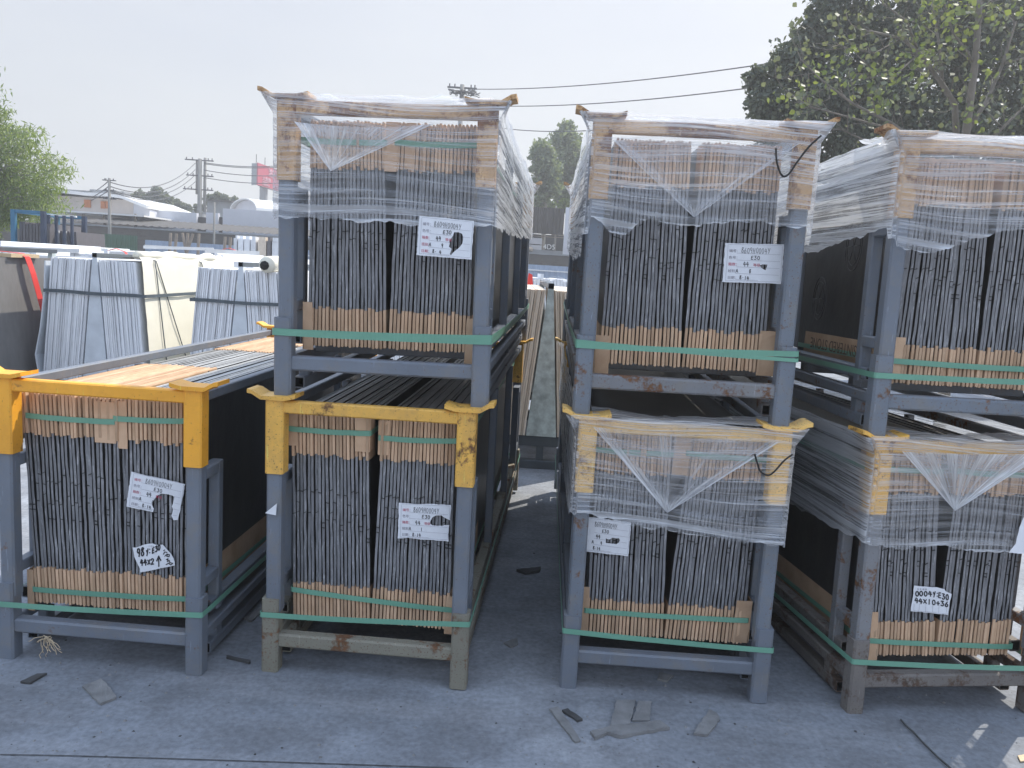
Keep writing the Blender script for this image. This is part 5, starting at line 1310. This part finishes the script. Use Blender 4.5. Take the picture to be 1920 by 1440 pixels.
# gum trees over the aisle end
for nm, Y, tr, bl, lab in (('gum', 46, (1046, 395), [(1060, 262, 26, 900), (1075, 300, 32, 1000), (1050, 320, 24, 700), (1090, 345, 30, 800), (1060, 360, 24, 500), (1062, 240, 14, 350)], 'taller feathery gum tree over the aisle end, right one of the pair'),
                           ('gum', 43, (1022, 395), [(1018, 285, 22, 700), (1025, 315, 26, 900), (1010, 345, 18, 450), (1034, 350, 18, 420), (1015, 372, 16, 300)], 'lower rounded gum tree over the aisle end, left one of the pair')):
    p0 = at(*tr, Y); base = Vector((p0.x, p0.y, 0)); tops = [at(u, v, Y) for u, v, r, n in bl]
    limbs = [([tuple(base), (base.x, base.y, p0.z), tuple(at(tr[0] + 6, 300, Y))], .16, .05)] + [([(base.x, base.y, p0.z), tuple((Vector((base.x, base.y, p0.z + 1)) + t) / 2), tuple(t)], .07, .03) for t in tops]
    crown_tree('gum_tree', lab, base, limbs, [pb(u, v, r * 1.5, Y, 0, int(n * 1.7), .78) for u, v, r, n in bl], 'leaf_gum', .25, .45, .16, 'gum trees over the aisle end', bark='bark_pale')
b_ = [(u, v, r) for u, v, r in ((1005, 385, 14), (1030, 388, 14), (1060, 386, 16), (1085, 384, 15))]
base = at(1045, 390, 44); base.z = 0
crown_tree('hedge_tree', 'low pale-green bush line behind the brown cladding', base, [([tuple(base), (base.x, base.y, 4)], .1, .05)], [pb(u, v, r, 44, 1, 500) for u, v, r in b_], 'leaf_bamboo', .28, .5, .1)
# distant trees left
for Y, tx, bl, lab in ((66, 285, [(262, 372, 14), (285, 376, 16), (295, 362, 12), (312, 376, 14), (272, 380, 12), (300, 385, 14)], 'distant dark-green trees above the far low building, wide clump'),
                       (68, 340, [(332, 384, 9), (345, 390, 9), (352, 392, 8)], 'small distant tree left of the twin-shaft pole'),
                       (64, 390, [(372, 392, 8), (392, 374, 10), (408, 370, 9), (422, 374, 8), (440, 376, 6)], 'distant tree behind the small grey shed')):
    base = at(tx, 395, Y); base.z = 0
    crown_tree('distant_tree', lab, base, [([tuple(base), (base.x, base.y, zpx(tx, 380, Y))], .2, .08)] + [([(base.x, base.y, zpx(tx, 392, Y)), tuple(at(u, v, Y))], .08, .03) for u, v, r in bl], [pb(u, v, r * 1.15, Y, 0, 420) for u, v, r in bl], 'leaf_far', .34, .6, .2, 'distant trees')
# feathery bamboo-like tree at left
YBm = 21.0; base = at(-60, 455, YBm); base.z = 0
root = tag(empty('feathery_tree', loc=base), 'feathery light-green drooping tree at left picture edge', 'tree')
tips = [(-10, 120), (5, 165), (18, 205), (28, 235), (58, 243), (88, 250), (75, 268), (108, 290), (132, 302), (118, 325), (133, 318), (112, 345), (100, 368), (122, 372), (85, 385), (60, 392), (130, 395), (95, 395), (30, 395), (5, 395), (-20, 380), (-40, 200), (-70, 140), (-110, 200), (-130, 300), (40, 330), (70, 345), (20, 290), (50, 300), (10, 340), (-30, 300)]
b = MB(); C_ = []
for i in range(105):
    u, v = tips[i % len(tips)]; jit = 0 if i < len(tips) else 1
    tip = at(u - jit * random.uniform(0, 34), v + jit * random.uniform(-10, 26), YBm + random.uniform(-.9, .9))
    st = Vector((base.x + random.uniform(-.5, .5), base.y + random.uniform(-.4, .4), max(.8, tip.z * random.uniform(.5, .85))))
    mid = st.lerp(tip, .6) + Vector((0, 0, random.uniform(.3, .7))); pts = []
    for k in range(13): t = k / 12; pts.append(st * (1 - t) ** 2 + mid * (2 * t * (1 - t)) + tip * t * t)
    b.tube([p - base for p in pts], [.020 * (1 - .85 * k / 12) for k in range(13)], 4)
    for k in range(3, 13):
        for _ in range(17): C_.append(tuple(pts[k] - base + Vector((random.gauss(0, .11), random.gauss(0, .13), random.gauss(-.07, .11)))))
for i in range(7):
    x = random.uniform(-.5, .5); b.tube([(x * .5, 0, 0), (x, .1, 2.2), (x * 1.6, 0, 5.2)], [.05, .04, .015], 6)
b.build('trunk', M['bark_pale'], root, True)
V, F_ = leaves(np.array(C_), .145, .20, 1.0); link('crown', fast_mesh('crown', V, F_, M['leaf_bamboo'], smooth=False), root)

# ------------------------------------------------------------------ things lying on the ground
def scrap(poly, label, mat_='scrap', th=.006, z=.004, name='cardboard_scrap', seed=1):
    """Torn flat scrap: outline given where it lies on the ground."""
    r = random.Random(seed); pts = []
    for i, p in enumerate(poly):
        a, c = gr(*p), gr(*poly[(i + 1) % len(poly)]); m = max(2, int((c - a).length / .018))
        for j in range(m): q_ = a.lerp(c, j / m); pts.append(Vector((q_.x + r.uniform(-.0025, .0025), q_.y + r.uniform(-.0025, .0025), 0)))
    cen = sum(pts, Vector()) / len(pts); b = MB(); n = len(pts); top = []
    for p in pts: p -= cen; top.append((p.x, p.y, z + th + .004 * max(-.6, vnoise(p.x * 9, p.y * 9, seed))))
    b.add(top, [tuple(f) for f in tessellate_polygon([[Vector(t) for t in top]])])
    o_ = len(b.v); b.add(top + [(x, y, 0.001) for x, y, z_ in top], [(i, (i + 1) % n, n + (i + 1) % n, n + i) for i in range(n)])
    o = b.build(name, M[mat_]); o.location = (cen.x, cen.y, 0); return tag(o, label, 'scrap', 'flat scraps on the concrete')
scrap([(155, 1290), (190, 1276), (219, 1311), (188, 1324)], 'square-ended grey cardboard scrap on the ground before the unstacked rack', seed=3)
scrap([(1030, 1332), (1046, 1328), (1088, 1391), (1077, 1395)], 'narrow grey strip on the ground before the lower rack right of the aisle', seed=4)
scrap([(1053, 1336), (1064, 1333), (1092, 1352), (1084, 1355)], 'small broken splinter beside the narrow grey strip on the ground', 'scrap_dark', seed=5)
scrap([(1156, 1316), (1192, 1316), (1180, 1364), (1143, 1366)], 'upright-lying cardboard flap touching the long torn piece on the ground', seed=6)
scrap([(1197, 1318), (1222, 1318), (1218, 1354), (1186, 1354)], 'right twin cardboard flap behind the long torn piece on the ground', seed=7)
scrap([(1107, 1377), (1144, 1367), (1236, 1356), (1256, 1369), (1162, 1386), (1138, 1379), (1116, 1389)], 'long torn cardboard piece on the ground, in front of two flaps', seed=8, th=.010)
scrap([(1330, 1333), (1345, 1340), (1349, 1352), (1326, 1383), (1300, 1379)], 'arrow-shaped cardboard scrap on the ground left of the brown rack foot', seed=9)
scrap([(968, 1072), (1014, 1066), (1012, 1074), (985, 1078)], 'dark curled scrap in the aisle floor by the left rack skid', 'scrap_dark', .01, seed=10)
scrap([(944, 1208), (970, 1200), (972, 1210), (956, 1216)], 'pale crumpled scrap on the aisle floor near the rusty rack foot', seed=11)
scrap([(38, 1282), (70, 1268), (88, 1266), (58, 1284)], 'thin crumpled scrap on the ground at far left front', 'scrap_dark', seed=12)
scrap([(425, 1232), (470, 1242), (468, 1246), (424, 1236)], 'dark flat splinter between the two left racks', 'scrap_dark', seed=13)
scrap([(458, 1162), (492, 1140), (497, 1146), (470, 1168)], 'light torn scrap lying between the two left racks', seed=14)
scrap([(1235, 1262), (1262, 1270), (1250, 1280), (1232, 1276)], 'flat grey scrap under the lower rack right of the aisle', seed=15)
scrap([(1908, 1420), (1920, 1418), (1926, 1428), (1912, 1430)], 'small yellow leaf on the ground at right picture edge', 'wood', .003, name='dry_leaf', seed=16)
b = MB(); P_ = [gr(u, v) for u, v in ((1688, 1352), (1700, 1366), (1712, 1376), (1726, 1392), (1742, 1408), (1758, 1424), (1778, 1441), (1800, 1460))]
for i, p in enumerate(P_): p.z = .006
b.ribbon(P_, (0.6, .6, .02), .0045, .004); o = b.build('dark_strip', M['scrap_dark']); tag(o, 'long thin dark strip lying slantwise on the ground at lower right', 'strip')
b = MB(); P_ = [gr(u, v) for u, v in ((0, 1416), (120, 1418), (330, 1424), (520, 1430), (700, 1436), (900, 1443))]
for i in range(len(P_) - 1):
    for j in range(12):
        a = P_[i].lerp(P_[i + 1], j / 12); c = P_[i].lerp(P_[i + 1], (j + 1) / 12); w = .0022 + .0012 * vnoise(i * 3 + j * .7, 2); a.z = c.z = .003
        b.add([a + Vector((0, -w, 0)), c + Vector((0, -w, 0)), c + Vector((0, w, 0)), a + Vector((0, w, 0))], [(0, 1, 2, 3)])
struct(b.build('ground_joint', M['scrap_dark']))
V, Fq = [], []
for _ in range(1500):
    u = random.uniform(-40, 1960); v = 1180 + 270 * random.random() ** .8; p = gr(u, v)
    if random.random() < .25: p = Vector((random.uniform(-3, 3), random.uniform(2.4, 7), 0))
    s_ = random.choice((.0015, .002, .002, .003, .003, .006)) * random.uniform(.7, 1.3); a = random.uniform(0, 6.28); o_ = len(V)
    for k in range(4): V.append((p.x + s_ * math.cos(a + k * 1.57) * random.uniform(.6, 1.4), p.y + s_ * math.sin(a + k * 1.57) * random.uniform(.6, 1.4), .0))
    V.append((p.x, p.y, s_ * random.uniform(.4, 1.0)))
    for k in range(4): Fq.append((o_ + k, o_ + (k + 1) % 4, o_ + 4))
me = bpy.data.meshes.new('grit'); me.from_pydata(V, [], Fq); me.materials.append(M['scrap']); me.materials.append(M['scrap_dark'])
me.polygons.foreach_set('material_index', [(i // 4) % 7 == 0 for i in range(len(Fq))]); me.update()
o = link('grit', me); tag(o, 'scattered crumbs and grit on the concrete', 'grit', kind='stuff')

# ------------------------------------------------------------------ cover sheets on two of the slab loads
M['cover'] = plain('grey_cover_sheet', (0.20, 0.20, 0.19), .45, .15, 3, bmp=.3); M['cover_pale'] = plain('pale_cover_sheet', (0.36, 0.35, 0.31), .5, .15, 3, bmp=.3)
for k, xa, xb, mt, lab in (('C', -.335, .335, 'cover', 'dark grey cover sheet over slab tops of the lower rack right of the aisle'), ('D', -.335, .10, 'cover_pale', 'pale grey cover sheet over slab tops of the lower right-edge rack')):
    V, Fq = [], []
    for j in range(31):
        for i in range(17):
            x = xa + (xb - xa) * i / 16; y = .115 + 2.6 * j / 30; V.append((x, y, SZ + SH + .016 + .006 * vnoise(x * 5, y * 3, 4) + .003 * vnoise(x * 18, y * 12, 2) - (.03 if i in (0, 16) else 0)))
    for j in range(30):
        for i in range(16): o_ = j * 17 + i; Fq.append((o_, o_ + 1, o_ + 18, o_ + 17))
    o = link('cover_sheet', fast_mesh('cover_sheet', V, Fq, M[mt])); o.matrix_world = MX[k].copy(); tag(o, lab, 'cover sheet')

# ------------------------------------------------------------------ the dusty air
HAZE = 0.0038
if HAZE:
    m = bpy.data.materials.new('dusty_air'); m.use_nodes = True; nt = m.node_tree; nt.nodes.clear()
    o_ = nt.nodes.new('ShaderNodeOutputMaterial'); pv = nt.nodes.new('ShaderNodeVolumePrincipled')
    pv.inputs['Color'].default_value = (0.93, 0.95, 0.98, 1); pv.inputs['Density'].default_value = HAZE; pv.inputs['Anisotropy'].default_value = 0.35
    nt.links.new(pv.outputs[0], o_.inputs['Volume'])
    b = MB(); b.box(-S - 1, S + 1, -31, 261, -1, 16); o = b.build('haze', m); tag(o, 'thin dusty haze filling the air of the yard', 'haze', kind='stuff')
